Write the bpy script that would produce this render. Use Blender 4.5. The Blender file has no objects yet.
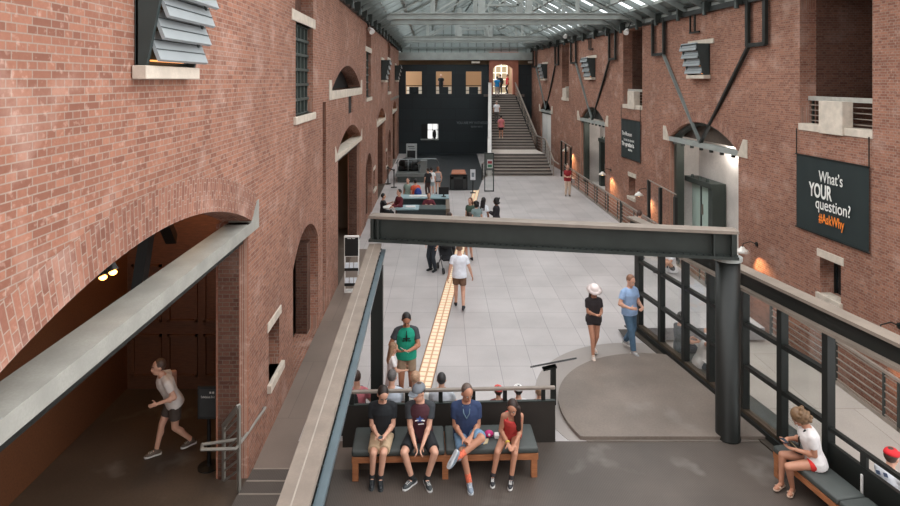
import bpy, bmesh, math, random
from mathutils import Vector as V, Matrix as M
random.seed(7)
C = bpy.context.scene.collection
PI = math.pi
# ------------------------------------------------------------------ survey of the hall (metres)
H, F, CX, CY = 6.2, 600.0, 441.0, 80.0       # eye height, focal length and principal point
def XL(d): return -2.87 - .0135*d            # left brick wall
def XR(d): return 10.945 - .0655*d           # right brick wall
def XG(d): return 4.85 + .177*(15-d)         # glazed screen
def gp(x, y, z=0.):
    d = F*(H-z)/(y-CY); return V(((x-CX)*d/F, d, z))
def at(x, y, d): return V(((x-CX)*d/F, d, H-(y-CY)*d/F))
def zl(x): return 2.87/((CX-x)/F-.0135)      # distance along the left wall
def zr(x): return 10.945/((x-CX)/F+.0655)    # distance along the right wall
DB = 50.5                                    # end wall
EAVE = 8.65

# ------------------------------------------------------------------ materials
def lin(c):
    return tuple(((v/255.)/12.92 if v/255. <= .04045 else ((v/255.+.055)/1.055)**2.4) for v in c)
class NT:
    def __init__(s, name):
        s.m = bpy.data.materials.new(name); s.m.use_nodes = True
        s.t = s.m.node_tree; s.n = s.t.nodes; s.l = s.t.links
        s.b = s.n['Principled BSDF']; s.o = s.n['Material Output']
    def add(s, typ, **k):
        x = s.n.new(typ)
        for a, v in k.items():
            if a.startswith('i_'):
                key = a[2:]; key = int(key) if key.isdigit() else key.replace('_', ' ')
                x.inputs[key].default_value = v
            else: setattr(x, a, v)
        return x
    def link(s, a, b): s.l.new(a, b)
    def math(s, op, a, b=None):
        x = s.add('ShaderNodeMath', operation=op)
        for i, v in enumerate((a, b)):
            if v is None: continue
            if hasattr(v, 'links'): s.link(v, x.inputs[i])
            else: x.inputs[i].default_value = v
        return x.outputs[0]
    def mix(s, f, a, b, mode='MIX'):
        x = s.add('ShaderNodeMix', data_type='RGBA', blend_type=mode)
        for i, v in ((0, f), (6, a), (7, b)):
            if hasattr(v, 'links'): s.link(v, x.inputs[i])
            else: x.inputs[i].default_value = v if i == 0 else (*v[:3], 1)
        return x.outputs[2]
    def ramp(s, f, lo, hi, a=0., b=1.):
        x = s.add('ShaderNodeMapRange', i_1=lo, i_2=hi, i_3=a, i_4=b); s.link(f, x.inputs[0]); return x.outputs[0]
    def noise(s, scale, vec=None, detail=3.):
        x = s.add('ShaderNodeTexNoise', i_Scale=scale, i_Detail=detail)
        if vec is not None: s.link(vec, x.inputs['Vector'])
        return x.outputs['Fac']
    def obj(s): return s.add('ShaderNodeTexCoord').outputs['Object']
    def set(s, col=None, rough=None, metal=None):
        if col is not None:
            if hasattr(col, 'links'): s.link(col, s.b.inputs['Base Color'])
            else: s.b.inputs['Base Color'].default_value = (*col[:3], 1)
        if rough is not None:
            if hasattr(rough, 'links'): s.link(rough, s.b.inputs['Roughness'])
            else: s.b.inputs['Roughness'].default_value = rough
        if metal is not None: s.b.inputs['Metallic'].default_value = metal
        return s.m
    def bump(s, h, strength=.3, dist=.01):
        x = s.add('ShaderNodeBump', i_Strength=strength, i_Distance=dist); s.link(h, x.inputs['Height'])
        s.link(x.outputs[0], s.b.inputs['Normal'])
_mc = {}
def mat(rgb, rough=.6, metal=0., var=.12, scale=9., name=None, spec=None):
    """a slightly mottled paint, cloth or metal"""
    k = (tuple(rgb), rough, metal, var, scale)
    if k in _mc: return _mc[k]
    t = NT(name or 'surface_%02x%02x%02x' % tuple(int(v) for v in rgb)); c = lin(rgb)
    n = t.noise(scale, t.obj())
    f = t.ramp(n, .3, .7)
    t.set(t.mix(f, tuple(v*(1-var) for v in c), tuple(min(1, v*(1+var)) for v in c)), rough, metal)
    if spec is not None: t.b.inputs['Specular IOR Level'].default_value = spec
    _mc[k] = t.m; return t.m
def emit(rgb, s, name='glow'):
    k = ('e', tuple(rgb), s)
    if k in _mc: return _mc[k]
    t = NT(name); t.set(lin(rgb), .5); t.b.inputs['Emission Color'].default_value = (*lin(rgb), 1)
    t.b.inputs['Emission Strength'].default_value = s; _mc[k] = t.m; return t.m
def brick(name, c1, c2, mort, uv=False, dark=1., bw=.215, rh=.064):
    t = NT(name)
    if uv:
        vec = t.add('ShaderNodeUVMap').outputs[0]; base = t.obj()
    else:
        base = t.obj()
        sp = t.add('ShaderNodeSeparateXYZ'); t.link(base, sp.inputs[0])
        g = t.add('ShaderNodeNewGeometry')
        vt = t.add('ShaderNodeVectorTransform', vector_type='NORMAL', convert_from='WORLD', convert_to='OBJECT'); t.link(g.outputs['Normal'], vt.inputs[0])
        sn = t.add('ShaderNodeSeparateXYZ'); t.link(vt.outputs[0], sn.inputs[0])
        ix = t.math('GREATER_THAN', t.math('ABSOLUTE', sn.outputs[0]), .6)
        iy = t.math('GREATER_THAN', t.math('ABSOLUTE', sn.outputs[1]), .6)
        u = t.math('ADD', sp.outputs[0], t.math('MULTIPLY', ix, t.math('SUBTRACT', sp.outputs[2], sp.outputs[0])))
        v = t.math('ADD', sp.outputs[1], t.math('MULTIPLY', iy, t.math('SUBTRACT', sp.outputs[2], sp.outputs[1])))
        cb = t.add('ShaderNodeCombineXYZ'); t.link(u, cb.inputs[0]); t.link(v, cb.inputs[1]); vec = cb.outputs[0]
    b = t.add('ShaderNodeTexBrick', offset=.5, squash=.5, squash_frequency=2)
    b.inputs['Scale'].default_value = 1.; b.inputs['Mortar Size'].default_value = .006
    b.inputs['Mortar Smooth'].default_value = .25; b.inputs['Bias'].default_value = 0.
    b.inputs['Brick Width'].default_value = bw; b.inputs['Row Height'].default_value = rh
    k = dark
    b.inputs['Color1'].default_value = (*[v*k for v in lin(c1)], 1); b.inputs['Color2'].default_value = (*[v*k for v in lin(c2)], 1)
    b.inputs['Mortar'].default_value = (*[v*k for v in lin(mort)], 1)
    t.link(vec, b.inputs['Vector'])
    big = t.ramp(t.noise(.55, base, 4.), .35, .7, .86, 1.1)
    col = t.mix(1., b.outputs['Color'], (1, 1, 1), 'MULTIPLY')
    m = t.add('ShaderNodeVectorMath', operation='SCALE'); t.link(col, m.inputs[0]); t.link(big, m.inputs['Scale'])
    eff = t.ramp(t.noise(1.6, base, 6.), .55, .8, 0., .42)
    fine = t.ramp(t.noise(38., base, 2.), .35, .75, 0., .16)
    col = t.mix(eff, m.outputs[0], tuple(v*k for v in lin((206, 178, 164))))
    spk = t.ramp(t.noise(17., base, 3.), .58, .74, 0., .38); col = t.mix(spk, col, tuple(v*k for v in lin((198, 168, 152))))
    col = t.mix(fine, col, tuple(v*k for v in lin((92, 52, 42))))
    t.set(col, .85); t.b.inputs['Specular IOR Level'].default_value = .25
    t.bump(b.outputs['Fac'], -.45, .006)
    return t.m
B1, B2, BM = (157, 109, 89), (125, 83, 68), (150, 131, 118)
BRICK = brick('red_brick', B1, B2, BM)
BRICK_UV = brick("arch_brick", (151, 105, 87), (120, 80, 67), BM, uv=True, bw=.215, rh=.072)
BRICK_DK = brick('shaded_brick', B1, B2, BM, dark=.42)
def concrete(name, c, rough=.75, sc=5.):
    t = NT(name); o = t.obj(); c = lin(c)
    a = t.ramp(t.noise(sc, o, 6.), .35, .7); b = t.ramp(t.noise(sc*14, o, 2.), .4, .62, 0., .35)
    col = t.mix(a, tuple(v*.84 for v in c), tuple(min(1, v*1.12) for v in c))
    t.set(t.mix(b, col, tuple(v*.78 for v in c)), rough); return t.m
STONE = concrete('pale_limestone', (200, 188, 173))
CONC = concrete('lintel_concrete', (148, 147, 140), .6, 3.)
PLASTER = concrete('grey_plaster', (206, 199, 193), .8, 1.2)
DKSTEEL = mat((54, 60, 57), .42, .35, .12, 3., 'painted_dark_steel')
BLKSTEEL = mat((33, 36, 34), .45, .3, .12, 3., 'near_black_steel')
GRSTEEL = mat((158, 163, 159), .5, .25, .12, 2., 'grey_roof_steel')
GRSTEEL2 = mat((120, 127, 124), .5, .25, .12, 2., 'dull_roof_steel')
TANSTEEL = concrete('worn_beam_top', (128, 117, 106), .5, 4.)
SKYSTEEL = mat((88, 102, 108), .35, .3, .12, 3., 'sky_tinted_steel')  # bluish sky light painted into the steel colour
RAILM = mat((146, 136, 126), .4, .25, .1, 5., 'rail_metal')
WHITEP = mat((226, 224, 220), .5, 0., .04, 3., 'white_paint')
def tiles(name, c, w, h, mort, rough, ofs=0., off=.5):
    t = NT(name); o = t.obj()
    mp = t.add('ShaderNodeMapping'); mp.inputs['Location'].default_value = (ofs, 0, 0); t.link(o, mp.inputs[0])
    b = t.add('ShaderNodeTexBrick', offset=off, squash=1.)
    for k, v in (('Scale', 1.), ('Mortar Size', .006), ('Mortar Smooth', .3), ('Brick Width', w), ('Row Height', h)): b.inputs[k].default_value = v
    c = lin(c)
    b.inputs['Color1'].default_value = (*[v*.95 for v in c], 1); b.inputs['Color2'].default_value = (*[min(1, v*1.05) for v in c], 1)
    b.inputs['Mortar'].default_value = (*lin(mort), 1); t.link(mp.outputs[0], b.inputs['Vector'])
    st = t.ramp(t.noise(.7, o, 5.), .35, .7, .86, 1.08); sp = t.ramp(t.noise(60., o, 2.), .35, .65, .93, 1.05)
    m = t.add('ShaderNodeVectorMath', operation='SCALE'); t.link(b.outputs['Color'], m.inputs[0]); t.link(t.math('MULTIPLY', st, sp), m.inputs['Scale'])
    t.set(m.outputs[0], rough); return t.m
TILE = tiles('pale_granite_tiles', (184, 178, 176), .69, 1.0, (134, 130, 130), .42, .1, 0.)
AISLE = tiles('brown_granite_paving', (120, 106, 96), 1.4, 2.2, (100, 88, 80), .5)
LANE = tiles('lane_paving', (176, 167, 158), 1.5, 2.4, (128, 118, 110), .6)
def meshfloor(name, c, dots=True, s=26.):
    t = NT(name); o = t.obj(); c = lin(c)
    st = t.ramp(t.noise(.8, o, 5.), .35, .72, .82, 1.24)
    if dots:
        sp = t.add('ShaderNodeSeparateXYZ'); t.link(o, sp.inputs[0])
        a = t.math('SINE', t.math('MULTIPLY', t.math('ADD', sp.outputs[0], sp.outputs[1]), s*PI)); b = t.math('SINE', t.math('MULTIPLY', t.math('SUBTRACT', sp.outputs[0], sp.outputs[1]), s*PI))
        dd = t.ramp(t.math('MULTIPLY', a, b), .1, .5)
        col = t.mix(dd, tuple(v*.85 for v in c), tuple(v*1.4 for v in c))
    else:
        col = t.mix(t.ramp(t.noise(30., o, 2.), .3, .7), tuple(v*.9 for v in c), tuple(v*1.1 for v in c))
    m = t.add('ShaderNodeVectorMath', operation='SCALE'); t.link(col, m.inputs[0]); t.link(st, m.inputs['Scale'])
    t.set(t.mix(t.ramp(t.noise(1.3, o, 3.), .6, .74, 0., .3), m.outputs[0], lin((150, 146, 140))), .5); return t.m
GRIP = meshfloor('studded_floor', (82, 74, 68), True, 40.)
RAMPF = meshfloor('brown_ramp_floor', (118, 107, 98), False)
DARKFL = meshfloor('dark_carpet', (78, 66, 56), False)
def blackgranite():
    t = NT('black_granite'); o = t.obj()
    b = t.add('ShaderNodeTexBrick', offset=.5)
    mp = t.add('ShaderNodeMapping'); mp.inputs['Rotation'].default_value = (PI/2, 0, 0); t.link(o, mp.inputs[0])
    for k, v in (('Scale', 1.), ('Mortar Size', .012), ('Brick Width', 2.4), ('Row Height', .95)): b.inputs[k].default_value = v
    b.inputs['Color1'].default_value = (*lin((27, 37, 41)), 1); b.inputs['Color2'].default_value = (*lin((33, 44, 48)), 1); b.inputs['Mortar'].default_value = (*lin((17, 24, 27)), 1)
    t.link(mp.outputs[0], b.inputs['Vector']); t.set(b.outputs['Color'], .55); return t.m
GRANITE = blackgranite()
def wood(name, c):
    t = NT(name); o = t.obj(); mp = t.add('ShaderNodeMapping'); mp.inputs['Scale'].default_value = (2, 14, 14); t.link(o, mp.inputs[0])
    n = t.noise(3., mp.outputs[0], 4.); c = lin(c)
    t.set(t.mix(t.ramp(n, .3, .7), tuple(v*.75 for v in c), tuple(v*1.2 for v in c)), .5); return t.m
OAK = wood('oak_bench_wood', (158, 102, 66)); WALNUT = wood('dark_panelling', (96, 60, 38))
CUSH = mat((66, 71, 69), .55, 0., .08, 4., 'grey_green_vinyl')
def glassmat(name, tint=(.97, .985, .98), k=.1, rough=.05):
    t = NT(name); tr = t.add('ShaderNodeBsdfTransparent'); tr.inputs[0].default_value = (*tint, 1)
    g = t.add('ShaderNodeBsdfGlossy'); g.inputs['Roughness'].default_value = rough
    fr = t.add('ShaderNodeFresnel', i_IOR=1.45); mx = t.add('ShaderNodeMixShader')
    t.link(t.math('MULTIPLY', fr.outputs[0], .16), mx.inputs[0]); t.link(tr.outputs[0], mx.inputs[1]); t.link(g.outputs[0], mx.inputs[2])
    t.link(mx.outputs[0], t.o.inputs[0]); return t.m
GLASS = glassmat('clear_glass'); SKYGLASS = glassmat('skylight_glass', (.9, .94, .95))
FROST = mat((150, 160, 158), .4, 0., .1, 2., 'dull_gable_glass')
BLACK = mat((16, 18, 18), .5, 0., .1, 4., 'black_plastic')
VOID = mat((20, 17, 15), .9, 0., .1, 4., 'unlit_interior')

# ------------------------------------------------------------------ mesh building
def frame3(a, b, up=V((0, 0, 1))):
    z = (b-a).normalized(); u = up if abs(z.dot(up)) < .99 else V((0, 1, 0))
    x = u.cross(z).normalized(); return x, z.cross(x).normalized(), z      # x, y(up-ish), z along
class MB:
    def __init__(s): s.v = []; s.f = []; s.uv = {}
    def pts(s, ps, fs):
        k = len(s.v); s.v += [V(p) for p in ps]; s.f += [tuple(i+k for i in f) for f in fs]; return s
    def hexa(s, p):      # bottom 4, top 4
        return s.pts(p, [(3, 2, 1, 0), (4, 5, 6, 7), (0, 1, 5, 4), (1, 2, 6, 5), (2, 3, 7, 6), (3, 0, 4, 7)])
    def box(s, x0, x1, y0, y1, z0, z1):
        return s.hexa([(x0, y0, z0), (x1, y0, z0), (x1, y1, z0), (x0, y1, z0), (x0, y0, z1), (x1, y0, z1), (x1, y1, z1), (x0, y1, z1)])
    def quad(s, a, b, c, d): return s.pts([a, b, c, d], [(0, 1, 2, 3)])
    def bar(s, a, b, w, h, up=V((0, 0, 1))):
        a = V(a); b = V(b); x, y, z = frame3(a, b, V(up)); x = x*w/2; y = y*h/2
        return s.hexa([a-x-y, a+x-y, a+x+y, a-x+y, b-x-y, b+x-y, b+x+y, b-x+y])
    def tube(s, a, b, r0, r1=None, n=10, cap=True):
        a = V(a); b = V(b); r1 = r0 if r1 is None else r1; x, y, z = frame3(a, b); k = len(s.v)
        for p, r in ((a, r0), (b, r1)):
            for i in range(n):
                t = 2*PI*i/n; s.v.append(p+x*(r*math.cos(t))+y*(r*math.sin(t)))
        for i in range(n): s.f.append((k+i, k+(i+1) % n, k+n+(i+1) % n, k+n+i))
        if cap: s.f.append(tuple(k+i for i in reversed(range(n)))); s.f.append(tuple(k+n+i for i in range(n)))
        return s
    def path(s, ps, r, n=8):
        for a, b in zip(ps, ps[1:]): s.tube(a, b, r, r, n)
        for p in ps[1:-1]: s.ell(p, (r, r, r), n=n, m=5)
        return s
    def loft(s, rings):     # rings: lists of equal length points
        k = len(s.v); n = len(rings[0])
        for r in rings: s.v += [V(p) for p in r]
        for j in range(len(rings)-1):
            for i in range(n):
                s.f.append((k+j*n+i, k+j*n+(i+1) % n, k+(j+1)*n+(i+1) % n, k+(j+1)*n+i))
        s.f.append(tuple(k+i for i in reversed(range(n)))); s.f.append(tuple(k+(len(rings)-1)*n+i for i in range(n)))
        return s
    def ell(s, c, r, mx=None, n=12, m=8):
        c = V(c); k = len(s.v)
        def P(th, ph):
            p = V((r[0]*math.sin(th)*math.cos(ph), r[1]*math.sin(th)*math.sin(ph), r[2]*math.cos(th)))
            return c+(mx @ p if mx else p)
        s.v.append(P(0, 0))
        for j in range(1, m):
            for i in range(n): s.v.append(P(PI*j/m, 2*PI*i/n))
        s.v.append(P(PI, 0)); e = len(s.v)-1
        for i in range(n):
            s.f.append((k, k+1+i, k+1+(i+1) % n)); s.f.append((e, k+1+(m-2)*n+(i+1) % n, k+1+(m-2)*n+i))
            for j in range(m-2):
                a = k+1+j*n; s.f.append((a+i, a+n+i, a+n+(i+1) % n, a+(i+1) % n))
        return s
    def cap(s, a, b, r0, r1, n=12):
        a = V(a); b = V(b); x, y, z = frame3(a, b); L = (b-a).length; rings = []
        for t in (-.98, -.8, -.5, 0): q = math.sqrt(1-t*t); rings.append((a+z*(r0*t), r0*q))
        for t in (0, .5, .8, .98): q = math.sqrt(1-t*t); rings.append((b+z*(r1*t), r1*q))
        return s.loft([[p+x*(r*math.cos(2*PI*i/n))+y*(r*math.sin(2*PI*i/n)) for i in range(n)] for p, r in rings])
    def lathe(s, c, prof, n=24):
        c = V(c); return s.loft([[c+V((r*math.cos(2*PI*i/n), r*math.sin(2*PI*i/n), z)) for i in range(n)] for r, z in prof])
    def prism(s, poly, fn, o0, o1):     # fn(u, v, o) -> point
        n = len(poly); k = len(s.v)
        s.v += [V(fn(u, v, o0)) for u, v in poly]+[V(fn(u, v, o1)) for u, v in poly]
        s.f.append(tuple(k+i for i in reversed(range(n)))); s.f.append(tuple(k+n+i for i in range(n)))
        for i in range(n): s.f.append((k+i, k+(i+1) % n, k+n+(i+1) % n, k+n+i))
        return s
    def build(s, name, m, parent=None, smooth=False, bevel=0., remesh=0., relax=4, kind=None, fix=True, loc=None):
        me = bpy.data.meshes.new(name); me.from_pydata([tuple(p) for p in s.v], [], s.f)
        if s.uv:
            ul = me.uv_layers.new(name='UVMap')
            for li, l in enumerate(me.loops): ul.data[li].uv = s.uv[l.vertex_index]
        if fix:
            bm = bmesh.new(); bm.from_mesh(me); bmesh.ops.recalc_face_normals(bm, faces=bm.faces); bm.to_mesh(me); bm.free()
        me.materials.append(m)
        o = bpy.data.objects.new(name, me); C.objects.link(o)
        if loc: o.location = loc
        if bevel or remesh:
            if remesh:
                r = o.modifiers.new('r', 'REMESH'); r.mode = 'VOXEL'; r.voxel_size = remesh; r.use_smooth_shade = True
                if relax:
                    q = o.modifiers.new('s', 'SMOOTH'); q.factor = .5; q.iterations = relax
            if bevel:
                b = o.modifiers.new('b', 'BEVEL'); b.width = bevel; b.segments = 2; b.limit_method = 'ANGLE'
            dg = bpy.context.evaluated_depsgraph_get(); me2 = bpy.data.meshes.new_from_object(o.evaluated_get(dg)); o.modifiers.clear(); o.data = me2; me2.name = name
            if not me2.materials: me2.materials.append(m)
        if smooth or remesh:
            for p in o.data.polygons: p.use_smooth = True
        if parent: o.parent = parent
        if kind: o['kind'] = kind
        return o
def tag(o, label, cat, group=None, kind=None):
    o['label'] = label; o['category'] = cat
    if group: o['group'] = group
    if kind: o['kind'] = kind
    return o
def thing(name, label, cat, loc=(0, 0, 0), rz=0., group=None):
    o = bpy.data.objects.new(name, None); o.empty_display_size = .2; C.objects.link(o); o.location = loc; o.rotation_euler = (0, 0, rz)
    return tag(o, label, cat, group)
def dup(root, loc, rz, label, group=None):
    r = root.copy(); C.objects.link(r); r.location = loc; r.rotation_euler = (0, 0, rz); r['label'] = label
    if group: r['group'] = group
    for ch in list(root.children):
        c = ch.copy(); C.objects.link(c); c.parent = r
        for g in list(ch.children):
            e = g.copy(); C.objects.link(e); e.parent = c
    return r
def struct(name, mb, m, **k): return mb.build(name, m, kind='structure', **k)
class Wall:
    def __init__(s, x0, k, sg): s.x0, s.k, s.sg = x0, k, sg
    def pt(s, d, z, o=0.): return V((s.x0+s.k*d+s.sg*o, d, z))
LW = Wall(-2.87, -.0135, 1); RW = Wall(10.945, -.0655, -1)
def wbox(mb, w, d0, d1, z0, z1, o0, o1):
    p = w.pt
    return mb.hexa([p(d0, z0, o0), p(d1, z0, o0), p(d1, z0, o1), p(d0, z0, o1), p(d0, z1, o0), p(d1, z1, o0), p(d1, z1, o1), p(d0, z1, o1)])
def wall_obj(name, w, outline, holes, th, m):
    n = math.sqrt(1+w.k*w.k); sgn = 1 if w.sg > 0 else -1
    cu = bpy.data.curves.new(name, 'CURVE'); cu.dimensions = '2D'; cu.fill_mode = 'BOTH'; cu.extrude = th/2
    for poly in [outline]+holes:
        sp = cu.splines.new('POLY'); sp.points.add(len(poly)-1); sp.use_cyclic_u = True
        for p, (d, z) in zip(sp.points, poly): p.co = (sgn*d*n, z, 0, 1)
    t = bpy.data.objects.new(name+'_c', cu); C.objects.link(t)
    dg = bpy.context.evaluated_depsgraph_get(); me = bpy.data.meshes.new_from_object(t.evaluated_get(dg))
    bpy.data.objects.remove(t); me.materials.clear(); me.materials.append(m); me.name = name
    o = bpy.data.objects.new(name, me); C.objects.link(o)
    xa = V((w.k*sgn, sgn, 0)).normalized(); za = xa.cross(V((0, 0, 1)))
    mx = M((xa, V((0, 0, 1)), za)).transposed().to_4x4(); mx.translation = V((w.x0, 0, 0))-za*(th/2)
    o.matrix_world = mx; o['kind'] = 'structure'; return o
def arc(d0, d1, zs, crown, n=18):
    s = (d1-d0)/2; h = crown-zs; R = (s*s+h*h)/(2*h); cz = crown-R; cd = (d0+d1)/2; a = math.asin(min(1, s/R))
    if h > s: a = PI-a
    return [(cd+R*math.sin(t), cz+R*math.cos(t)) for t in [a-2*a*i/n for i in range(n+1)]], (cd, cz, R, a)
def doorhole(d0, d1, zs, crown, z0=0.): return [(d0, z0), (d1, z0)]+arc(d0, d1, zs, crown)[0]
def bighole(j0, j1, zb=0., e=.22, zs=3.95, crown=4.62):
    return [(j0, zb), (j1, zb), (j1, zs)]+arc(j0-e, j1+e, zs, crown)[0]+[(j0, zs)]
def rect(d0, d1, z0, z1): return [(d0, z0), (d1, z0), (d1, z1), (d0, z1)]
_tn = [0]
def trim(mb, m, **k):
    _tn[0] += 1; return struct('trim_%d' % _tn[0], mb, m, **k)
def ring(w, d0, d1, zs, crown, th, out=.004):
    _, (cd, cz, R, a) = arc(d0, d1, zs, crown); mb = MB(); n = 40
    for i in range(n+1):
        t = a-2*a*i/n
        for r in (R, R+th):
            mb.uv[len(mb.v)] = (r-R, (R+th*.5)*t); mb.v.append(w.pt(cd+r*math.sin(t), cz+r*math.cos(t), out))
    for i in range(n): mb.f.append((2*i, 2*i+1, 2*i+3, 2*i+2))
    return trim(mb, BRICK_UV, fix=False)
def text(body, m, w, d, z, size, parent=None, out=.02, sx=.62, bold=0., name='lettering', align='CENTER', fn=None):
    cu = bpy.data.curves.new(name, 'FONT'); cu.body = body; cu.size = size; cu.align_x = align; cu.offset = bold; cu.extrude = .001
    t = bpy.data.objects.new(name, cu); C.objects.link(t)
    dg = bpy.context.evaluated_depsgraph_get(); me = bpy.data.meshes.new_from_object(t.evaluated_get(dg)); bpy.data.objects.remove(t)
    for v in me.vertices:
        x, y, e = v.co.x*sx, v.co.y, v.co.z
        v.co = fn(x, y, e) if fn else w.pt(d-x*(1 if w.sg < 0 else -1), z+y, out+e)
    me.materials.clear(); me.materials.append(m); me.name = name
    o = bpy.data.objects.new(name, me); C.objects.link(o)
    if parent: o.parent = parent
    return o
# ------------------------------------------------------------------ left wall
A_L = [(3.35, 9.33), (18.15, 23.75), (31.2, 35.9), (43.0, 47.2)]
D_L = [(12.3, 15.0, 2.3, 2.88), (25.7, 28.2, 2.35, 2.9), (38.4, 41.0, 2.35, 2.9)]
W_L = [(12.55, 14.35), (25.85, 27.75), (38.2, 40.4)]          # tall barred windows
S_L = [(10.49, 11.21), (28.9, 29.8), (36.6, 37.3)]            # small ground floor windows
holes = [bighole(*a) for a in A_L]+[doorhole(*a[:2], a[2], a[3]) for a in D_L]
holes += [rect(a-.05, b+.05, 7.66, EAVE+.5) for a, b in W_L]+[rect(a, b, 5.43, 7.43) for a, b in W_L]
holes += [rect(a, b, .9, 1.81) for a, b in S_L]
holes += [[(17.0, 5.9), (23.8, 5.9)]+arc(17.0, 23.8, 5.9, 6.68)[0][1:-1], rect(20.4, 21.4, 5.0, 5.66), rect(15.62, 16.1, .02, 5.62)]
# the window recesses above the lintels run out of the wall top: keep a thin crown above them
holes = [[(d, min(z, EAVE-.06)) for d, z in h] for h in holes]
wall_obj('wall_left', LW, rect(.6, DB, -.05, EAVE), holes, .5, BRICK)
for a in A_L:
    j0, j1 = a; e = .55
    trim(MB().prism([(j0-e, 3.78), (j1+e, 3.78), (j1+e, 4.24), (j1+e-.09, 4.24), (j1+.14, 3.95), (j0-.14, 3.95), (j0-e+.09, 4.24), (j0-e, 4.24)], LW.pt, .008, -.36), CONC if j0 < 10 else STONE)
    trim(wbox(MB(), LW, j0, j1, 3.66, 3.77, -.34, -.08), BLKSTEEL)
    ring(LW, j0-.22, j1+.22, 3.95, 4.62, .44); trim(wbox(MB(), LW, j0-.02, j1+.02, -.01, .006, -.6, .02), DARKFL)
    for s in (j1, j0):   # stepped brick jambs
        q = 1 if s == j1 else -1
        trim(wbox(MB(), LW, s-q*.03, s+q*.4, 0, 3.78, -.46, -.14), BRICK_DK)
for a in D_L:
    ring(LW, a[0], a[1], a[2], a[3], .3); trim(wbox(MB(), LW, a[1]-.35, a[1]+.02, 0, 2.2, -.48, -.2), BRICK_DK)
for i, (a, b) in enumerate(W_L):
    trim(wbox(MB(), LW, a-.36, b+.24, 7.43, 7.66, -.3, .02), STONE, bevel=.01)
    trim(wbox(MB(), LW, a-.2, b+.1, 5.27, 5.43, -.3, .06), STONE, bevel=.01)
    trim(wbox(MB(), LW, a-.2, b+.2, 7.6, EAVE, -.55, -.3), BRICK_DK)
    mb = MB()
    for k in range(6): d = a+(b-a)*k/5; wbox(mb, LW, d-.035, d+.035, 5.43, 7.43, -.2, -.13)
    for k in range(7): z = 5.43+2*k/6; wbox(mb, LW, a, b, z-.03, z+.03, -.2, -.1)
    o = struct('window_%d' % (i+1), mb, mat((66, 74, 70), .45, .1, .1, 3., 'window_bars'))
    wbox(MB(), LW, a, b, 5.43, 7.43, -.26, -.23).build('pane', mat((40, 48, 46), .12, 0., .2, 2., 'dark_window_glass'), o)
for i, (a, b) in enumerate(S_L):
    trim(wbox(MB(), LW, a-.1, b+.1, 1.81, 1.97, -.3, .02), STONE, bevel=.008); trim(wbox(MB(), LW, a-.1, b+.16, .76, .9, -.3, .07), STONE, bevel=.008)
    o = struct('window_%d' % (i+4), wbox(MB(), LW, a, b, .9, 1.81, -.42, -.36), mat((38, 44, 46), .15, 0., .2, 2., 'dark_window_glass'))
    mb = MB(); wbox(mb, LW, a, a+.05, .9, 1.81, -.36, -.32); wbox(mb, LW, b-.05, b, .9, 1.81, -.36, -.32); wbox(mb, LW, a, b, 1.33, 1.37, -.36, -.32); mb.build('window_frame', BLKSTEEL, o)
trim(MB().prism([(16.55, 5.64), (24.2, 5.64), (24.2, 6.2), (23.85, 6.2), (23.75, 5.9), (17.0, 5.9), (16.95, 6.2), (16.55, 6.2)], LW.pt, .02, -.4), STONE)
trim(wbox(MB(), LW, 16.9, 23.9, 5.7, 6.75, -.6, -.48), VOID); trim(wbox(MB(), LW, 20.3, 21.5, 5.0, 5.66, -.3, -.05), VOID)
trim(wbox(MB(), LW, 15.55, 16.2, 0, 5.62, -.6, -.1), BRICK_DK); ring(LW, 17.0, 23.8, 5.9, 6.68, .36)
# rooms behind the arches
struct('floor', MB().box(-8.5, -3.0, .5, 49, -.3, -.004), DARKFL)
struct('wall_inner', MB().box(-6.6, -6.3, .5, 49, 0, 5), WALNUT)
mb = MB().box(-6.3, -3.5, 12.05, 12.2, 0, 5)
for k in range(4):
    x = -6.2+k*.72
    for z0, z1 in ((.25, 1.1), (1.35, 2.5)):
        mb.box(x, x+.6, 12.0, 12.05, z0, z0+.05); mb.box(x, x+.6, 12.0, 12.05, z1-.05, z1); mb.box(x, x+.05, 12.0, 12.05, z0, z1); mb.box(x+.55, x+.6, 12.0, 12.05, z0, z1)
struct('wall_panelled', mb, WALNUT)
struct('ceiling', MB().box(-6.6, -3.42, .5, 49, 4.78, 4.95), mat((122, 114, 104), .8, 0., .06, 1., 'inner_ceiling'))
for y in (17.0, 25, 30.2, 37, 42.4): trim(MB().box(-6.5, -3.5, y, y+.2, 0, 4.8), mat((112, 98, 84), .8, 0., .08, 1., 'inner_cross_wall'))
# ------------------------------------------------------------------ right wall
A_R = [(19.5, 24.55), (32.3, 36.8), (44.0, 47.2)]
B_R = [(13.95, 16.5), (27.3, 29.65), (39.3, 41.0)]     # balcony recesses
S_R = [(14.95, 15.7), (28.1, 28.9), (39.5, 40.1)]
holes = [bighole(j0, j1, -.02, .02, 3.84, 4.64) for j0, j1 in A_R]+[rect(a, b, 5.02, EAVE-.05) for a, b in B_R]+[rect(a, b, .64, 1.58) for a, b in S_R]
wall_obj('wall_right', RW, rect(8.0, DB, -2.8, EAVE), holes, .5, BRICK)
def niche(w, d0, d1, z0, z1, o0, o1, m, top=True):
    p = w.pt; mb = MB()
    mb.quad(p(d0, z0, o1), p(d1, z0, o1), p(d1, z1, o1), p(d0, z1, o1))
    for d in (d0, d1): mb.quad(p(d, z0, o0), p(d, z0, o1), p(d, z1, o1), p(d, z1, o0))
    mb.quad(p(d0, z0, o0), p(d1, z0, o0), p(d1, z0, o1), p(d0, z0, o1))
    if top: mb.quad(p(d0, z1, o0), p(d1, z1, o0), p(d1, z1, o1), p(d0, z1, o1))
    return trim(mb, m, fix=False)
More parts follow.
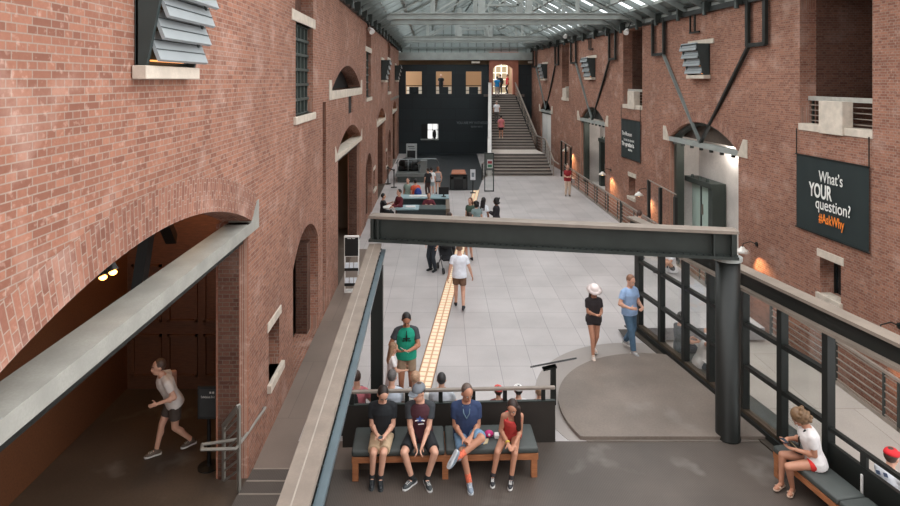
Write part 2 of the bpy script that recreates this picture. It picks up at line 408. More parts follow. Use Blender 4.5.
for n, (j0, j1) in enumerate(A_R):
    ring(RW, j0-.02, j1+.02, 3.84, 4.64, .4)
    for s, q in ((j0, -1), (j1, 1)):   # skewback blocks
        trim(MB().prism([(s-q*.06, 3.72), (s+q*.52, 3.72), (s+q*.52, 4.3), (s+q*.3, 4.3), (s+q*.04, 3.86)], RW.pt, .03, -.3), STONE)
    trim(wbox(MB(), RW, j0, j1, 3.72, 3.9, -.16, .02), GRSTEEL); mb = MB()
    for k in range(7): d = j0+.4+k*(j1-j0-.8)/6; wbox(mb, RW, d-.05, d+.05, 3.62, 3.72, -.1, .0)
    trim(mb, BLKSTEEL)
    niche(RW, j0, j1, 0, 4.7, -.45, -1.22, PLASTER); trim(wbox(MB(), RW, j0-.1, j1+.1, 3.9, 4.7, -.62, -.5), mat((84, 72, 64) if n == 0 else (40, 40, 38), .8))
    mb = MB(); pp, _ = arc(j0, j1, 3.84, 4.62)
    for a_, b_ in zip(pp, pp[1:]): mb.bar(RW.pt(a_[0], a_[1]-.05, -.3), RW.pt(b_[0], b_[1]-.05, -.3), .3, .1)
    trim(mb, mat((70, 76, 72), .5, .3, .1, 2.))
    if n < 2: trim(wbox(MB(), RW, j1-.24, j1-.02, 0, 3.72, -.5, -.2), mat((70, 76, 70), .5, .3, .1, 2., 'olive_steel'))
for n, (a, b) in enumerate(B_R):
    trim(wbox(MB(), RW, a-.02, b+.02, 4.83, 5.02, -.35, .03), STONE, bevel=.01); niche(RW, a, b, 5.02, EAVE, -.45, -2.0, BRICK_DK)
for i, (a, b) in enumerate(S_R):
    trim(wbox(MB(), RW, a-.1, b+.1, 1.58, 1.78, -.3, .02), STONE, bevel=.008); trim(wbox(MB(), RW, a-.06, b+.08, .48, .64, -.3, .07), STONE, bevel=.008)
    o = struct('window_%d' % (i+7), wbox(MB(), RW, a, b, .64, 1.58, -.46, -.4), mat((30, 36, 38), .15, 0., .2, 2., 'dark_window_glass'))
    mb = MB(); wbox(mb, RW, a, a+.05, .64, 1.58, -.4, -.36); wbox(mb, RW, b-.05, b, .64, 1.58, -.4, -.36); mb.build('window_frame', BLKSTEEL, o)
# glazed doors set back in the arches
DOORP = mat((176, 196, 186), .25, 0., .06, 1., 'pale_door_glass')
def door(i, d0, d1, h, o, leafmat):
    fr = MB(); DG = mat((62, 70, 66), .45, .3, .1, 2., 'door_frame')
    for d in (d0, d1): wbox(fr, RW, d-.16, d+.16, 0, h, o, o+.5)
    wbox(fr, RW, d0-.16, d1+.16, h, h+.2, o, o+.55); wbox(fr, RW, (d0+d1)/2-.05, (d0+d1)/2+.05, 0, h, o+.18, o+.26)
    for k in range(4): p = RW.pt(d0+.3+k*(d1-d0-.6)/3, h+.2, o+.45); fr.tube(p, p+V((0, 0, .12)), .07, .05, 8)
    r = struct('door_%d' % i, fr, DG)
    for a, b in ((d0+.16, (d0+d1)/2-.05), ((d0+d1)/2+.05, d1-.16)):
        q = wbox(MB(), RW, a, b, .05, h, o+.2, o+.24).build('door_leaf', leafmat, r)
        wbox(MB(), RW, b-.12, b-.08, .9, 1.3, o+.24, o+.3).build('door_handle', RAILM, q)
door(1, 22.6, 25.0, 2.1, -1.18, DOORP)
door(2, 33.2, 35.2, 2.6, -1.18, mat((58, 66, 62), .3, 0., .1, 1., 'dark_door_glass'))
o = struct('door_3', wbox(MB(), RW, 44.1, 47.1, 0, 3.72, -.3, -.1), WHITEP); wbox(MB(), RW, 45.57, 45.63, .1, 3.5, -.1, -.095).build('door_seam', GRSTEEL, o)
# ------------------------------------------------------------------ floors
def strip(pts, z0, z1):
    mb = MB(); n = len(pts); mb.pts([(x, y, z0) for x, y in pts]+[(x, y, z1) for x, y in pts], [tuple(reversed(range(n))), tuple(range(n, 2*n))]+[(i, (i+1) % n, n+(i+1) % n, n+i) for i in range(n)]); return mb
LZ = -.37
EDGE = [(8.15, 8.0), (8.15, 13), (7.85, 26), (7.75, 37.6)]
struct('floor', strip([(-1.1, 10.3), (XG(10.3), 10.3), (XG(15), 15), (8.1, 15)]+EDGE[2:]+[(8.4, 37.7), (8.4, DB), (-3.6, DB), (-3.2, 22), (-2.45, 22), (-2.45, 10.3)], -.3, 0), TILE)
struct('floor', strip([(-3.0, 9.55), (-1.1, 9.55), (-1.1, 10.3), (-2.45, 10.3), (-2.45, 22), (-3.2, 22)], -.3, 0), AISLE)
struct('floor', strip([(XG(15.4)+.1, 15.4), (XG(3)+.1, 3), (8.7, 3), (8.65, 13), (8.5, 15.4)], -.6, LZ), LANE); struct('wall_kerb', strip([(XG(15), 15), (XG(3), 3), (XG(3)+.12, 3), (XG(15)+.12, 15)], -.6, -.002), BLKSTEEL)
struct('floor', strip([(-1.72, 2), (XG(2), 2), (XG(10.3), 10.3), (-1.1, 10.3), (-1.1, 9.55), (-1.72, 9.55)], -.3, 0), GRIP)
struct('floor', strip([(-3.0, 2), (-1.72, 2), (-1.72, 8.85), (-3.0, 8.85)], -.3, .10), GRIP)
struct('floor', strip([(-3.0, 8.85), (-1.72, 8.85), (-1.72, 9.2), (-3.0, 9.2)], -.3, .06), GRIP)
struct('floor', strip([(-3.0, 9.2), (-1.72, 9.2), (-1.72, 9.55), (-3.0, 9.55)], -.3, .02), GRIP)
mb = MB()
for d, z in ((8.85, .1), (9.2, .06), (9.55, .02)): mb.box(-2.98, -1.73, d-.03, d+.004, z-.01, z+.004)
trim(mb, RAILM)
struct('floor', MB().box(7.6, 11.5, 3, DB, -2.9, -2.6), LANE)
struct('floor', strip([(-.06, 33.7), (2.1, 33.7), (2.75, 38.6), (3.0, DB), (-2.9, DB), (-2.5, 36.9), (-.06, 36.9)], 0, .008), GRANITE)
struct('wall_moat', strip([(8.69, 3), (8.64, 13), (8.48, 15.4), (7.85, 26), (7.75, 37.6), (7.6, 37.6), (7.6, 3)], -2.6, -.62), mat((110, 102, 96), .8, 0., .1, 1., 'moat_wall'))
def disc(c, R, z0, z1, ymin, m):
    n = 96; ps = []
    for i in range(n):
        t = 2*PI*i/n; x = c[0]+R*math.cos(t); y = c[1]+R*math.sin(t)
        y = max(y, ymin); x = min(x, XG(y)-.05); ps.append((x, y))
    return trim(strip(ps, z0, z1), m)
disc((4.4, 11.6), 2.55, 0, .006, 10.32, mat((150, 142, 136), .5, 0., .06, 1., 'pale_ramp_edge')); disc((4.5, 11.2), 2.27, 0.006, .07, 10.32, RAMPF)
trim(MB().box(2.5, XG(10.3)-.1, 10.28, 10.325, 0, .012), mat((112, 104, 96), .5))
# bridge the photograph is taken from, and an unseen wall added behind it to block sky light
struct('floor', MB().box(-3.0, 11, -7, 1.2, 4.7, 4.95), LANE); struct('wall_light_blocker', MB().box(-3.2, 11.2, -7.3, -7, -2.9, 11), BRICK_DK)
# ------------------------------------------------------------------ end wall
holes = []; UW = [(-2.97, -1.62), (-.42, .9), (2.1, 3.42)]
n_ = MB()
def bwall(segs, z0, z1):
    for a, b in segs: n_.box(a, b, DB, DB+.5, z0, z1)
zs0, zs1 = 5.03, 6.92; PX0, PX1 = 4.05, 6.5
bwall([(-3.7, PX0), (PX1, 9)], zs1, 7.5); bwall([(-3.7, UW[0][0]), (UW[0][1], UW[1][0]), (UW[1][1], UW[2][0]), (UW[2][1], PX0), (PX1, 9)], zs0, zs1)
LWX0, LWX1, LZ0, LZ1 = -1.66, -.25, 1.25, 2.5
bwall([(-3.7, PX0), (PX1, 9)], LZ1, zs0); bwall([(-3.7, LWX0), (LWX1, 9)], LZ0, LZ1); bwall([(-3.7, 9)], -.1, LZ0)
bwall([(PX0, PX1)], LZ1, 4.9)
struct('wall_back', n_, GRANITE)
TANLIT = emit((168, 132, 98), .35, 'lit_tan_wall')
for i, (a, b) in enumerate(UW):
    mb = MB().box(a-.3, b+.3, DB+2.2, DB+2.3, 4.8, 7.2); o = struct('window_%d' % (i+10), mb, TANLIT)
    MB().box(a+.28, b-.28, DB+.3, DB+.45, 5.03, 5.62).box(a+.28, b-.28, DB+.46, DB+.5, 5.03, 5.6).build('window_ledge', GRANITE, o)
    MB().box(a, b, DB+.5, DB+.56, 5.68, 5.75).box(a+.02, b-.02, DB+.52, DB+.54, 5.3, 5.34).build('guard_rail', BLKSTEEL, o)
    MB().box(a, b, DB+1.6, DB+1.7, 5.0, 5.62).build('display_counter', emit((205, 196, 180), .25, 'lit_counter'), o)
mb = MB()
for k in range(3): mb.box(LWX0+.5+k*.42, LWX0+.54+k*.42, DB+.3, DB+.36, LZ0, LZ1)
mb.box(LWX0, LWX1, DB+.3, DB+.36, 1.95, 2.0); mb.box(LWX0, LWX0+.5, DB+.1, DB+.36, LZ0, LZ1)
o = struct('window_13', mb, BLKSTEEL); MB().box(LWX0, LWX1, DB+.38, DB+.42, LZ0, LZ1).build('pane', emit((250, 250, 246), 1.1, 'daylit_pane'), o); MB().box(LWX0-.05, LWX1+.05, DB-.1, DB+.06, LZ0-.1, LZ0).build('window_sill', GRSTEEL, o)
o = MB().ell((LWX1-.3, DB+.25, LZ0+.35), (.16, .05, .42)).build('silhouette', BLACK, None); o['kind'] = 'structure'; o.name = 'window_14'  # dark figure shape set against the bright pane
trim(MB().box(-3.7, 9, DB-.35, DB+.4, 7.87, 8.5), GRSTEEL); trim(MB().box(-3.7, 9, DB+.2, DB+.5, 7.5, 7.87), mat((120, 96, 66), .6, 0., .1, 1., 'gold_frieze'))
trim(MB().box(2.55, 3.25, DB-.36, DB-.1, 7.6, 7.76).box(7.3, 7.8, DB-.36, DB-.1, 7.6, 7.76), STONE)
def bwt(s, x, z, size, m): return text(s, m, None, 0, 0, size, fn=lambda a, b, e: V((x+a, DB-.005-e, z+b)), sx=.8)
ins = thing('wall_inscription', 'small grey carved inscription on the black end wall beside the staircase', 'inscription', (2.6, DB, 2.4))
for s, z in (('YOU ARE MY WITNESSES', 2.5), ('ISAIAH 43:10', 2.2)):
    t_ = bwt(s, 2.65 if z > 2.4 else 3.0, z, .3 if z > 2.4 else .22, mat((128, 138, 140), .6)); t_.parent = ins; t_.matrix_parent_inverse = M.Translation(-V(ins.location))
# brick portal at the head of the stairs
f_ = lambda u, v, o: V((u, DB-.25+o, v))
po, _ = arc(4.36, 6.02, 7.15, 7.52); mbp = MB()
# portal front as quads around the arched opening
def facade(x0, x1, z0, z1, ox0, ox1, arcpts, o0, o1):
    mb = MB()
    mb.prism([(x0, z0), (ox0, z0), (ox0, arcpts[-1][1]), (x0, arcpts[-1][1])], f_, o0, o1); mb.prism([(ox1, z0), (x1, z0), (x1, arcpts[0][1]), (ox1, arcpts[0][1])], f_, o0, o1)
    mb.prism([(x0, arcpts[-1][1])]+arcpts[::-1]+[(x1, arcpts[0][1]), (x1, z1), (x0, z1)], f_, o0, o1); return mb
pw = facade(4.04, 6.48, 4.9, 8.55, 4.36, 6.02, po, 0, .7); t_ = NT('portal_brick'); o_ = t_.obj(); t_.set(t_.mix(t_.ramp(t_.noise(2., o_), .3, .7), lin((150, 92, 74)), lin((172, 110, 90))), .85)
struct('wall_portal', pw, t_.m)
struct('floor', MB().box(3.6, 7, DB-.1, DB+5, 4.8, 5.0), LANE)
struct('wall_landing', MB().box(3.4, 7, DB+4.0, DB+4.2, 5.0, 8.5).box(6.1, 6.2, DB+.5, DB+4, 5, 8.5), emit((150, 118, 88), .08, 'glowing_landing_wall'))  # faint glow put into the wall colour in place of lamp light
mb = MB()
for k in range(4): mb.box(4.3+k*.52, 4.38+k*.52, DB+3.0, DB+3.08, 5.0, 7.6)
for k in range(5): mb.box(4.3, 5.86, DB+3.0, DB+3.08, 5.0+k*.6, 5.07+k*.6)
mb2 = MB().box(4.3, 5.9, DB+3.1, DB+3.12, 5.0, 7.6)
o = struct('window_15', mb, emit((250, 248, 240), .9, 'lit_white_frame')); mb2.build('pane', emit((190, 178, 150), .25, 'warm_pane'), o)
# ------------------------------------------------------------------ skylight roof
def RX(d): return (XL(d)+XR(d))/2
ZE, ZR = 8.95, 12.2
mb = MB()
ds = [11+k*1.32 for k in range(31)]
for a, b in zip(ds, ds[1:]):
    for X, s in ((XL, -1), (XR, 1)):
        for k in range(4):
            t0, t1 = k/4, (k+1)/4; P = lambda d, t: V((X(d)+(RX(d)-X(d))*t, d, ZE+(ZR-ZE)*t))
            mb.quad(P(a, t0), P(b, t0), P(b, t1), P(a, t1))
r_ = struct('ceiling', mb, SKYGLASS, fix=False)
mb = MB(); mb2 = MB()
for X in (XL, XR):
    for i, d in enumerate(ds):
        mb.bar(V((X(d), d, ZE-.12)), V((RX(d), d, ZR-.12)), .09, .22)
    for k in range(9):
        t = k/8; P = lambda d: V((X(d)+(RX(d)-X(d))*t, d, ZE+(ZR-ZE)*t-.06))
        mb2.bar(P(11), P(DB), .06 if k % 2 else .16, .12 if k % 2 else .28)
mb.build('rafters', GRSTEEL2, r_); mb2.build('purlins', GRSTEEL, r_)
# opaque lower roof strips
mb = MB()
for X, s in ((XL, -1), (XR, 1)):
    Q = lambda d, t, o=0: V((X(d)+(RX(d)-X(d))*t, d, ZE+(ZR-ZE)*t+.05))
    for a, b in zip(ds, ds[1:]): mb.quad(Q(a, -.06), Q(b, -.06), Q(b, .10), Q(a, .10))
mb.build('roof_apron', GRSTEEL, r_, fix=False)
# gable end glazing
mb = MB().box(-3.6, 8.2, DB+.3, DB+.45, 8.85, 9.02)
for k in range(17): x = -3.3+k*.7; mb.box(x-.05, x+.05, DB+.3, DB+.45, 8.5, 9.02 + max(0, 3.1-abs(x-RX(DB))*.55))
mb.box(-3.6, 8.2, DB+.3, DB+.45, 10.0, 10.1)
o = struct('window_16', mb, GRSTEEL2); MB().box(-3.6, 8.2, DB+.5, DB+.52, 8.5, 12.4).build('pane', FROST, o)
# eave girders with brackets
for W, X, s in ((LW, XL, 1), (RW, XR, -1)):
    mb = MB(); wbox(mb, W, 9, DB, EAVE, EAVE+.1, -.3, .1); wbox(mb, W, 9, DB, EAVE+.1, EAVE+.36, -.1, -.04); wbox(mb, W, 9, DB, EAVE+.28, EAVE+.34, -.2, .22)
    g = trim(mb, BLKSTEEL); mb = MB()
    for k in range(20):
        d = 11+k*2.02; wbox(mb, W, d-.06, d+.06, EAVE-.05, EAVE+.3, .1, .34); p = W.pt(d, EAVE+.05, .3); mb.tube(p, p+V((0, 0, -.22)), .06, .08, 8)
    mb.build('bracket', DKSTEEL, g)
# roof trusses
def truss(d, label, full=True):
    t = thing('roof_truss', label, 'roof truss', (RX(d), d, 8.8), group=None); L = XL(d)+.75-RX(d); Rr = XR(d)-.05-RX(d)
    w = lambda x, z: V((x, 0, z-8.8))
    MB().box(L, Rr, -.12, .12, .43, .47).box(L, Rr, -.12, .12, .18, .22).box(L, Rr, -.03, .03, .2, .45).build('bottom_chord', GRSTEEL, t)
    for s, X in ((-1, XL(d)-RX(d)), (1, XR(d)-RX(d))):
        MB().bar(w(X, 8.85), w(0, 12.0), .16, .26, (0, 1, 0)).build('top_chord', GRSTEEL2, t)
        MB().bar(w(s*1.08, 9.2), w(s*1.08, 11.2), .3, .2, (0, 1, 0)).build('post', GRSTEEL, t)
        MB().bar(w(s*3.3, 9.2), w(s*3.3, 10.3), .16, .14, (0, 1, 0)).build('post', GRSTEEL, t)
        MB().bar(w(s*1.05, 9.25), w(0, 10.6), .07, .07, (0, 1, 0)).build('brace', GRSTEEL, t); MB().bar(w(s*1.1, 10.6), w(s*3.3, 9.25), .07, .07, (0, 1, 0)).build('brace', GRSTEEL, t)
        MB().bar(w(s*3.3, 10.2), w(s*5.0, 9.25), .07, .07, (0, 1, 0)).build('brace', GRSTEEL, t)
        MB().bar(w(X*.99, 8.72), w(L if s < 0 else Rr-.6, 9.15), .14, .2, (0, 1, 0)).build('knee_brace', GRSTEEL2, t)
    MB().box(-1.05, 1.05, -.1, .1, 1.1, 1.2).build('collar', GRSTEEL, t)
    return t
for d, l in ((27.5, 'grey steel roof truss nearest the camera, its long double-flanged chord spanning the hall'), (30.1, 'second grey roof truss, close behind the nearest one'), (42.0, 'third grey roof truss, first of the far pair'), (44.6, 'farthest grey roof truss, just before the end wall glazing')): truss(d, l)
# ------------------------------------------------------------------ steel portal and glazed screen
def ibeam(name, label, a, b, hgt, wid, mweb, mtop, mbot=None, group=None, tw=.05):
    a = V(a); b = V(b); t = thing(name, label, 'steel beam', (a+b)/2); o = V(t.location); a -= o; b -= o; Z = V((0, 0, 1))
    MB().bar(a+Z*(hgt-.025), b+Z*(hgt-.025), wid, .05).build('top_flange', mtop, t)
    MB().bar(a+Z*(hgt/2), b+Z*(hgt/2), tw, hgt-.1).build('web', mweb, t)
    MB().bar(a+Z*.025, b+Z*.025, wid, .05).build('bottom_flange', mbot or mweb, t)
    return t, a, b
A0, B0 = V((-1.34, 11.44, 3.15)), V((5.06, 10.27, 3.15))
t, a, b = ibeam('cross_beam', 'dark steel cross beam spanning the hall on a round column and a square post', A0, B0, .49, .3, DKSTEEL, TANSTEEL)
for f in (.012, .028, .94, .985):
    p = a+(b-a)*f; q = (b-a).normalized(); MB().bar(p+V((0, 0, .05)), p+V((0, 0, .44)), .28, .025, (q.y*-1, q.x, 0) if 0 else q).build('stiffener', DKSTEEL, t)
mb = MB()
for k in range(60):
    p = a+(b-a)*(k+.5)/60+V((.02, -.11, .055)); mb.tube(p, p+V((0, 0, .025)), .012, .012, 6)
mb.build('bolts', BLKSTEEL, t)
lb0, lb1 = V((-1.235, 11.3, 2.86)), V((-1.02, 2.0, 2.86))
t, a, b = ibeam('side_beam', 'long worn steel beam running toward the camera beside the left aisle', lb0, lb1, .26, .235, DKSTEEL, TANSTEEL)
q = V((.155, 0, 0)); MB().bar(a+q+V((0, 0, .13)), b+q+V((0, 0, .13)), .075, .05).build('glazing_channel', SKYSTEEL, t)
mb = MB()
for k in range(40):
    p = a+(b-a)*(k+.5)/40+V((.112, 0, .17)); mb.tube(p, p+V((0, 0, .03)), .014, .014, 6)
mb.build('bolts', BLKSTEEL, t)
MB().bar(a+V((-.012, 0, .261)), b+V((-.012, 0, .261)), .012, .004).build('weld_line', mat((150, 142, 132), .6), t)
def GB(d, z, o=0): return V((XG(d)+o, d, z))
t, a, b = ibeam('side_beam', 'dark steel beam with worn tan top along the glazed screen', GB(15.2, 2.38), GB(2.5, 2.38), .37, .26, BLKSTEEL, TANSTEEL, TANSTEEL)
t = thing('round_column', 'thick round dark steel column carrying the end of the cross beam', 'column', (4.98, 10.42, 0))
MB().lathe((0, 0, 0), [(.215, 0), (.21, .03), (.2, .05), (.198, 3.08)], 40).build('shaft', BLKSTEEL, t, smooth=True); MB().lathe((0, 0, 0), [(.235, 3.08), (.235, 3.14)], 40).build('cap_plate', GRSTEEL, t)
t = thing('square_post', 'dark square steel post under the far end of the cross beam, behind the bench', 'post', (-1.145, 10.75, 0))
MB().box(-.105, .105, -.08, .08, .0, 2.86).build('shaft', BLKSTEEL, t); MB().box(-.14, .14, -.12, .12, 0, .04).build('base_plate', BLKSTEEL, t)
# low guard under the side beam
t = thing('guard_panel', 'dark solid guard panel under the side beam at the bench end', 'guard panel', (-1.745, 9.6, 0))
MB().bar(V((.0, .45, .36)), V((.06, -1.4, .36)), .04, .68).build('panel', BLKSTEEL, t); MB().bar(V((.0, .45, .715)), V((.06, -1.4, .715)), .06, .03).build('cap_rail', DKSTEEL, t)
# glazed screen
t = thing('glazed_screen', 'dark framed glass screen running from the walkers to the seated woman', 'glass screen', (0, 0, 0))
def gbar(d0, d1, z0, z1, w0, name, m=BLKSTEEL, par=t):
    mb = MB(); p = [GB(d0, z0, -w0), GB(d0, z0, w0), GB(d1, z0, w0), GB(d1, z0, -w0), GB(d0, z1, -w0), GB(d0, z1, w0), GB(d1, z1, w0), GB(d1, z1, -w0)]; mb.hexa(p); return mb.build(name, m, par)
def dG(x): return (4.85+.177*15)/((x-CX)/F+.177)
MUL = [639, 661.5, 685.5, 711, 744.5, 782.5, 828.5]
dm = [dG(x) for x in MUL]
for i, d in enumerate(dm): w_ = .19 if i == 0 else .1; gbar(d+w_*.55, d-w_*.55, 0, 2.4, .06, 'mullion')
for z in (.985, 1.75): gbar(dm[0], dm[-1], z-.038, z+.038, .05, 'transom')
gbar(15.1, dm[-1], .0, .14, .10, 'sill'); gbar(15.1, dm[-1], .14, .20, .06, 'sill_rail', mat((88, 76, 64), .4, .5)); gbar(15.1, dm[-1], 0, .03, .22, 'kick_plate', mat((70, 62, 54), .5, .3))
for a_, b_ in zip(dm, dm[1:]):
    for z0, z1 in ((.2, .955), (1.015, 1.72), (1.78, 2.38)): gbar(a_-.05, b_+.05, z0, z1, .006, 'pane', GLASS)
t2 = thing('guard_panel', 'low dark guard panel with handrail behind the bench the woman sits on', 'guard panel', (0, 0, 0))
gbar(dm[-1]-.05, 3.0, 0.0, .72, .03, 'panel', BLKSTEEL, t2); gbar(dm[-1]-.05, 3.0, .90, .955, .035, 'handrail', BLKSTEEL, t2)
for k in range(5): d = dm[-1]-.62-k*.72; gbar(d+.05, d-.05, .7, .92, .02, 'bracket_post', BLKSTEEL, t2)
# light strip in the floor
LS = NT('lit_glass_block'); o_ = LS.obj(); b_ = LS.add('ShaderNodeTexBrick', offset=0.)
mp = LS.add('ShaderNodeMapping'); LS.link(o_, mp.inputs[0])
for k, v in (('Scale', 1.), ('Mortar Size', .026), ('Mortar Smooth', .5), ('Brick Width', .165), ('Row Height', .2)): b_.inputs[k].default_value = v
b_.inputs['Color1'].default_value = (1, .86, .66, 1); b_.inputs['Color2'].default_value = (1, .8, .56, 1); b_.inputs['Mortar'].default_value = (.5, .22, .07, 1)
LS.link(mp.outputs[0], b_.inputs['Vector']); LS.link(b_.outputs['Color'], LS.b.inputs['Emission Color']); LS.b.inputs['Emission Strength'].default_value = .72; LS.set(lin((150, 128, 104)), .3)
ang = -math.atan(.1085); st = thing('floor_light_strip', 'long glowing strip of glass blocks set in the hall floor', 'floor light', (-.51, 10.75, 0), ang)
MB().box(-.165, .165, 0, 23.4, -.01, .006).build('glass_blocks', LS.m, st)
MB().box(-.18, -.165, 0, 23.4, -.01, .008).box(.165, .18, 0, 23.4, -.01, .008).build('edge_trim', mat((110, 84, 60), .4, .6), st)
# ------------------------------------------------------------------ benches
def bench(name, label, loc, rz, cushions, depth, legx, back=True):
    t = thing(name, label, 'bench', loc, rz); x0 = cushions[0][0]; x1 = cushions[-1][1]
    for a, b in cushions: MB().box(a+.008, b-.008, 0, depth, .375, .475).build('cushion', CUSH, t, bevel=.03, smooth=True)
    MB().box(x0+.01, x1-.01, .005, .065, .28, .372).box(x0+.01, x1-.01, depth-.06, depth, .28, .372).box(x0+.01, x0+.07, .06, depth-.06, .28, .372).box(x1-.07, x1-.01, .06, depth-.06, .28, .372).box(x0+.07, x1-.07, .06, depth-.06, .34, .37).build('seat_frame', OAK, t, bevel=.005)
    for x in legx:
        for y in (.01, depth-.09): MB().box(x, x+.095, y, y+.08, 0, .29).build('leg', OAK, t, bevel=.005)
    return t
rb = math.atan2(.10, 2.92)
bench('cushioned_bench', 'long oak bench with grey-green cushions where four visitors sit side by side', (-1.39, 9.25, 0), rb, [(0, 1.46), (1.46, 2.92)], .66, (.02, 1.41, 2.80))
ua = math.atan(.177)
def bl(d, z=0, o=0): return GB(d, z, o)
bench('cushioned_bench', 'oak bench with grey-green cushions against the glass, where the woman in red shorts sits', (5.20, 9.42, 0), -PI/2+ua, [(0, 1.25), (1.25, 2.5), (2.5, 3.8)], .45, (.02, 1.2, 3.6))
bench('cushioned_bench', 'grey-green cushioned bench on the far side of the glass screen', (XG(8.0)+.54, 8.0+.1, LZ), PI/2+ua, [(0, 1.9), (1.9, 3.8), (3.8, 5.6)], .42, (.02, 1.85, 3.6, 5.4))
# bench back with rail
t = thing('bench_back', 'long dark solid back panel with a steel handrail behind the four seated visitors', 'bench back', (-1.66, 10.12, 0), rb*1.25)
MB().box(0, 3.62, 0, .04, .0, .70).build('panel', mat((52, 48, 44), .5, .2, .1, 3.), t); MB().box(0, 3.62, -.01, .05, .70, .715).build('edge_strip', DKSTEEL, t)
MB().box(.02, 3.62, -.01, .055, .90, .95).build('handrail', RAILM, t, bevel=.012)
for x in (.12, .62, 1.05, 1.62, 2.18, 2.72, 3.38): MB().box(x, x+.07, .005, .03, .71, .905).build('bracket_post', BLKSTEEL, t)
t = thing('reading_rail', 'slanted dark information panel on a post just past the bench end', 'information stand', (2.14, 11.45, 0), math.radians(4))
MB().box(-.05, .05, -.03, .03, 0, .70).build('post', BLKSTEEL, t); MB().bar(V((-.42, -.02, .75)), V((.42, 0, .87)), .34, .03, (-.14, .47, .88)).build('panel', mat((50, 50, 50), .3, .2), t)
MB().bar(V((-.2, 0, .69)), V((.06, 0, .74)), .12, .03).build('bracket', BLKSTEEL, t)
# ------------------------------------------------------------------ louvred light hoods
SLAT = mat((142, 148, 150), .4, .1, .06, 2., 'louvre_grey'); HOOD = mat((58, 68, 68), .45, .3, .08, 3., 'hood_grey'); WARM = emit((255, 170, 96), 1.6, 'warm_lamp')
def hood(w, d0, d1, z0, z1, n, label, tilt=.22, base=.1, lintel=False):
    c = w.pt((d0+d1)/2, z0); t = thing('louvred_lamp', label, 'wall light', c); o = V(c)
    P = lambda d, z, q: w.pt(d, z, q+.008)-o
    def bx(d_0, d_1, z_0, z_1, q0, q1): return [P(d_0, z_0, q0), P(d_1, z_0, q0), P(d_1, z_0, q1), P(d_0, z_0, q1), P(d_0, z_1, q0), P(d_1, z_1, q0), P(d_1, z_1, q1), P(d_0, z_1, q1)]
    for d in (d0, d1):
        e = .05 if d == d0 else -.05; mb = MB(); mb.pts([P(d, z0, 0), P(d, z0, base), P(d, z1, base+tilt), P(d, z1, 0), P(d+e, z0, 0), P(d+e, z0, base), P(d+e, z1, base+tilt), P(d+e, z1, 0)], [(0, 1, 2, 3), (4, 7, 6, 5), (0, 4, 5, 1), (1, 5, 6, 2), (2, 6, 7, 3), (3, 7, 4, 0)]); mb.build('side_cheek', HOOD, t)
    MB().hexa(bx(d0, d1, z0, z1, 0.01, .03)).build('back_plate', HOOD, t)
    MB().hexa(bx(d0-.06, d1+.06, z0-.13, z0, 0, base+.03)).build('stone_sill', STONE, t, bevel=.01)
    if lintel: MB().hexa(bx(d0-.3, d1+.35, z1, z1+.16, 0, .04)).build('stone_lintel', STONE, t); MB().hexa(bx(d0, d1, z1-.03, z1, 0, base+tilt)).build('top_plate', HOOD, t)
    dz = (z1-z0)/n
    for k in range(n):
        za = z0+dz*k+.06; zb = za+dz*(1.35 if n > 5 else .95); f = (za-z0)/(z1-z0); qa = base+tilt*f+(.10 if n > 5 else .07); qb = base+tilt*f-.01
        mb = MB(); e = .06; mb.pts([P(d0+e, za, qa), P(d1+.1, za, qa), P(d1+.1, zb, qb), P(d0+e, zb, qb), P(d0+e, za-.02, qa-.03), P(d1+.1, za-.02, qa-.03), P(d1+.1, zb-.02, qb-.03), P(d0+e, zb-.02, qb-.03)], [(0, 1, 2, 3), (7, 6, 5, 4), (0, 4, 5, 1), (1, 5, 6, 2), (2, 6, 7, 3), (3, 7, 4, 0)])
        s = mb.build('slat', SLAT, t)
        for g in (.36, .68): p = lambda dd: P(dd, za+(zb-za)*g, qa+(qb-qa)*g+.004); MB().bar(p(d0+e), p(d1+.1), .012, .008).build('slat_seam', HOOD, s)
        MB().hexa(bx(d0+.2, d1-.25, za-.015, za-.0, .05, .08)).build('warm_lamp_tube', WARM, t)
    return t
hood(LW, 5.76, 6.95, 6.34, 7.62, 6, 'large louvred grey wall light high on the brick nearest the camera', .26, .11)
hood(LW, 33.2, 34.6, 6.2, 7.3, 4, 'small louvred wall light midway down the far end of the left brick wall', .26, .22, True)
hood(LW, 45.2, 46.4, 6.2, 7.3, 4, 'louvred wall light at the far left, beside the black end wall', .26, .22, True)
hood(RW, 21.3, 22.5, 6.38, 7.5, 4, 'louvred wall light above the arch with pale glass doors', .26, .22, True)
hood(RW, 33.9, 35.1, 6.35, 7.45, 4, 'louvred wall light above the middle arch of the right wall', .26, .22, True)
hood(RW, 45.1, 46.2, 6.3, 7.4, 4, 'louvred wall light above the farthest arch near the stairs', .26, .22, True)
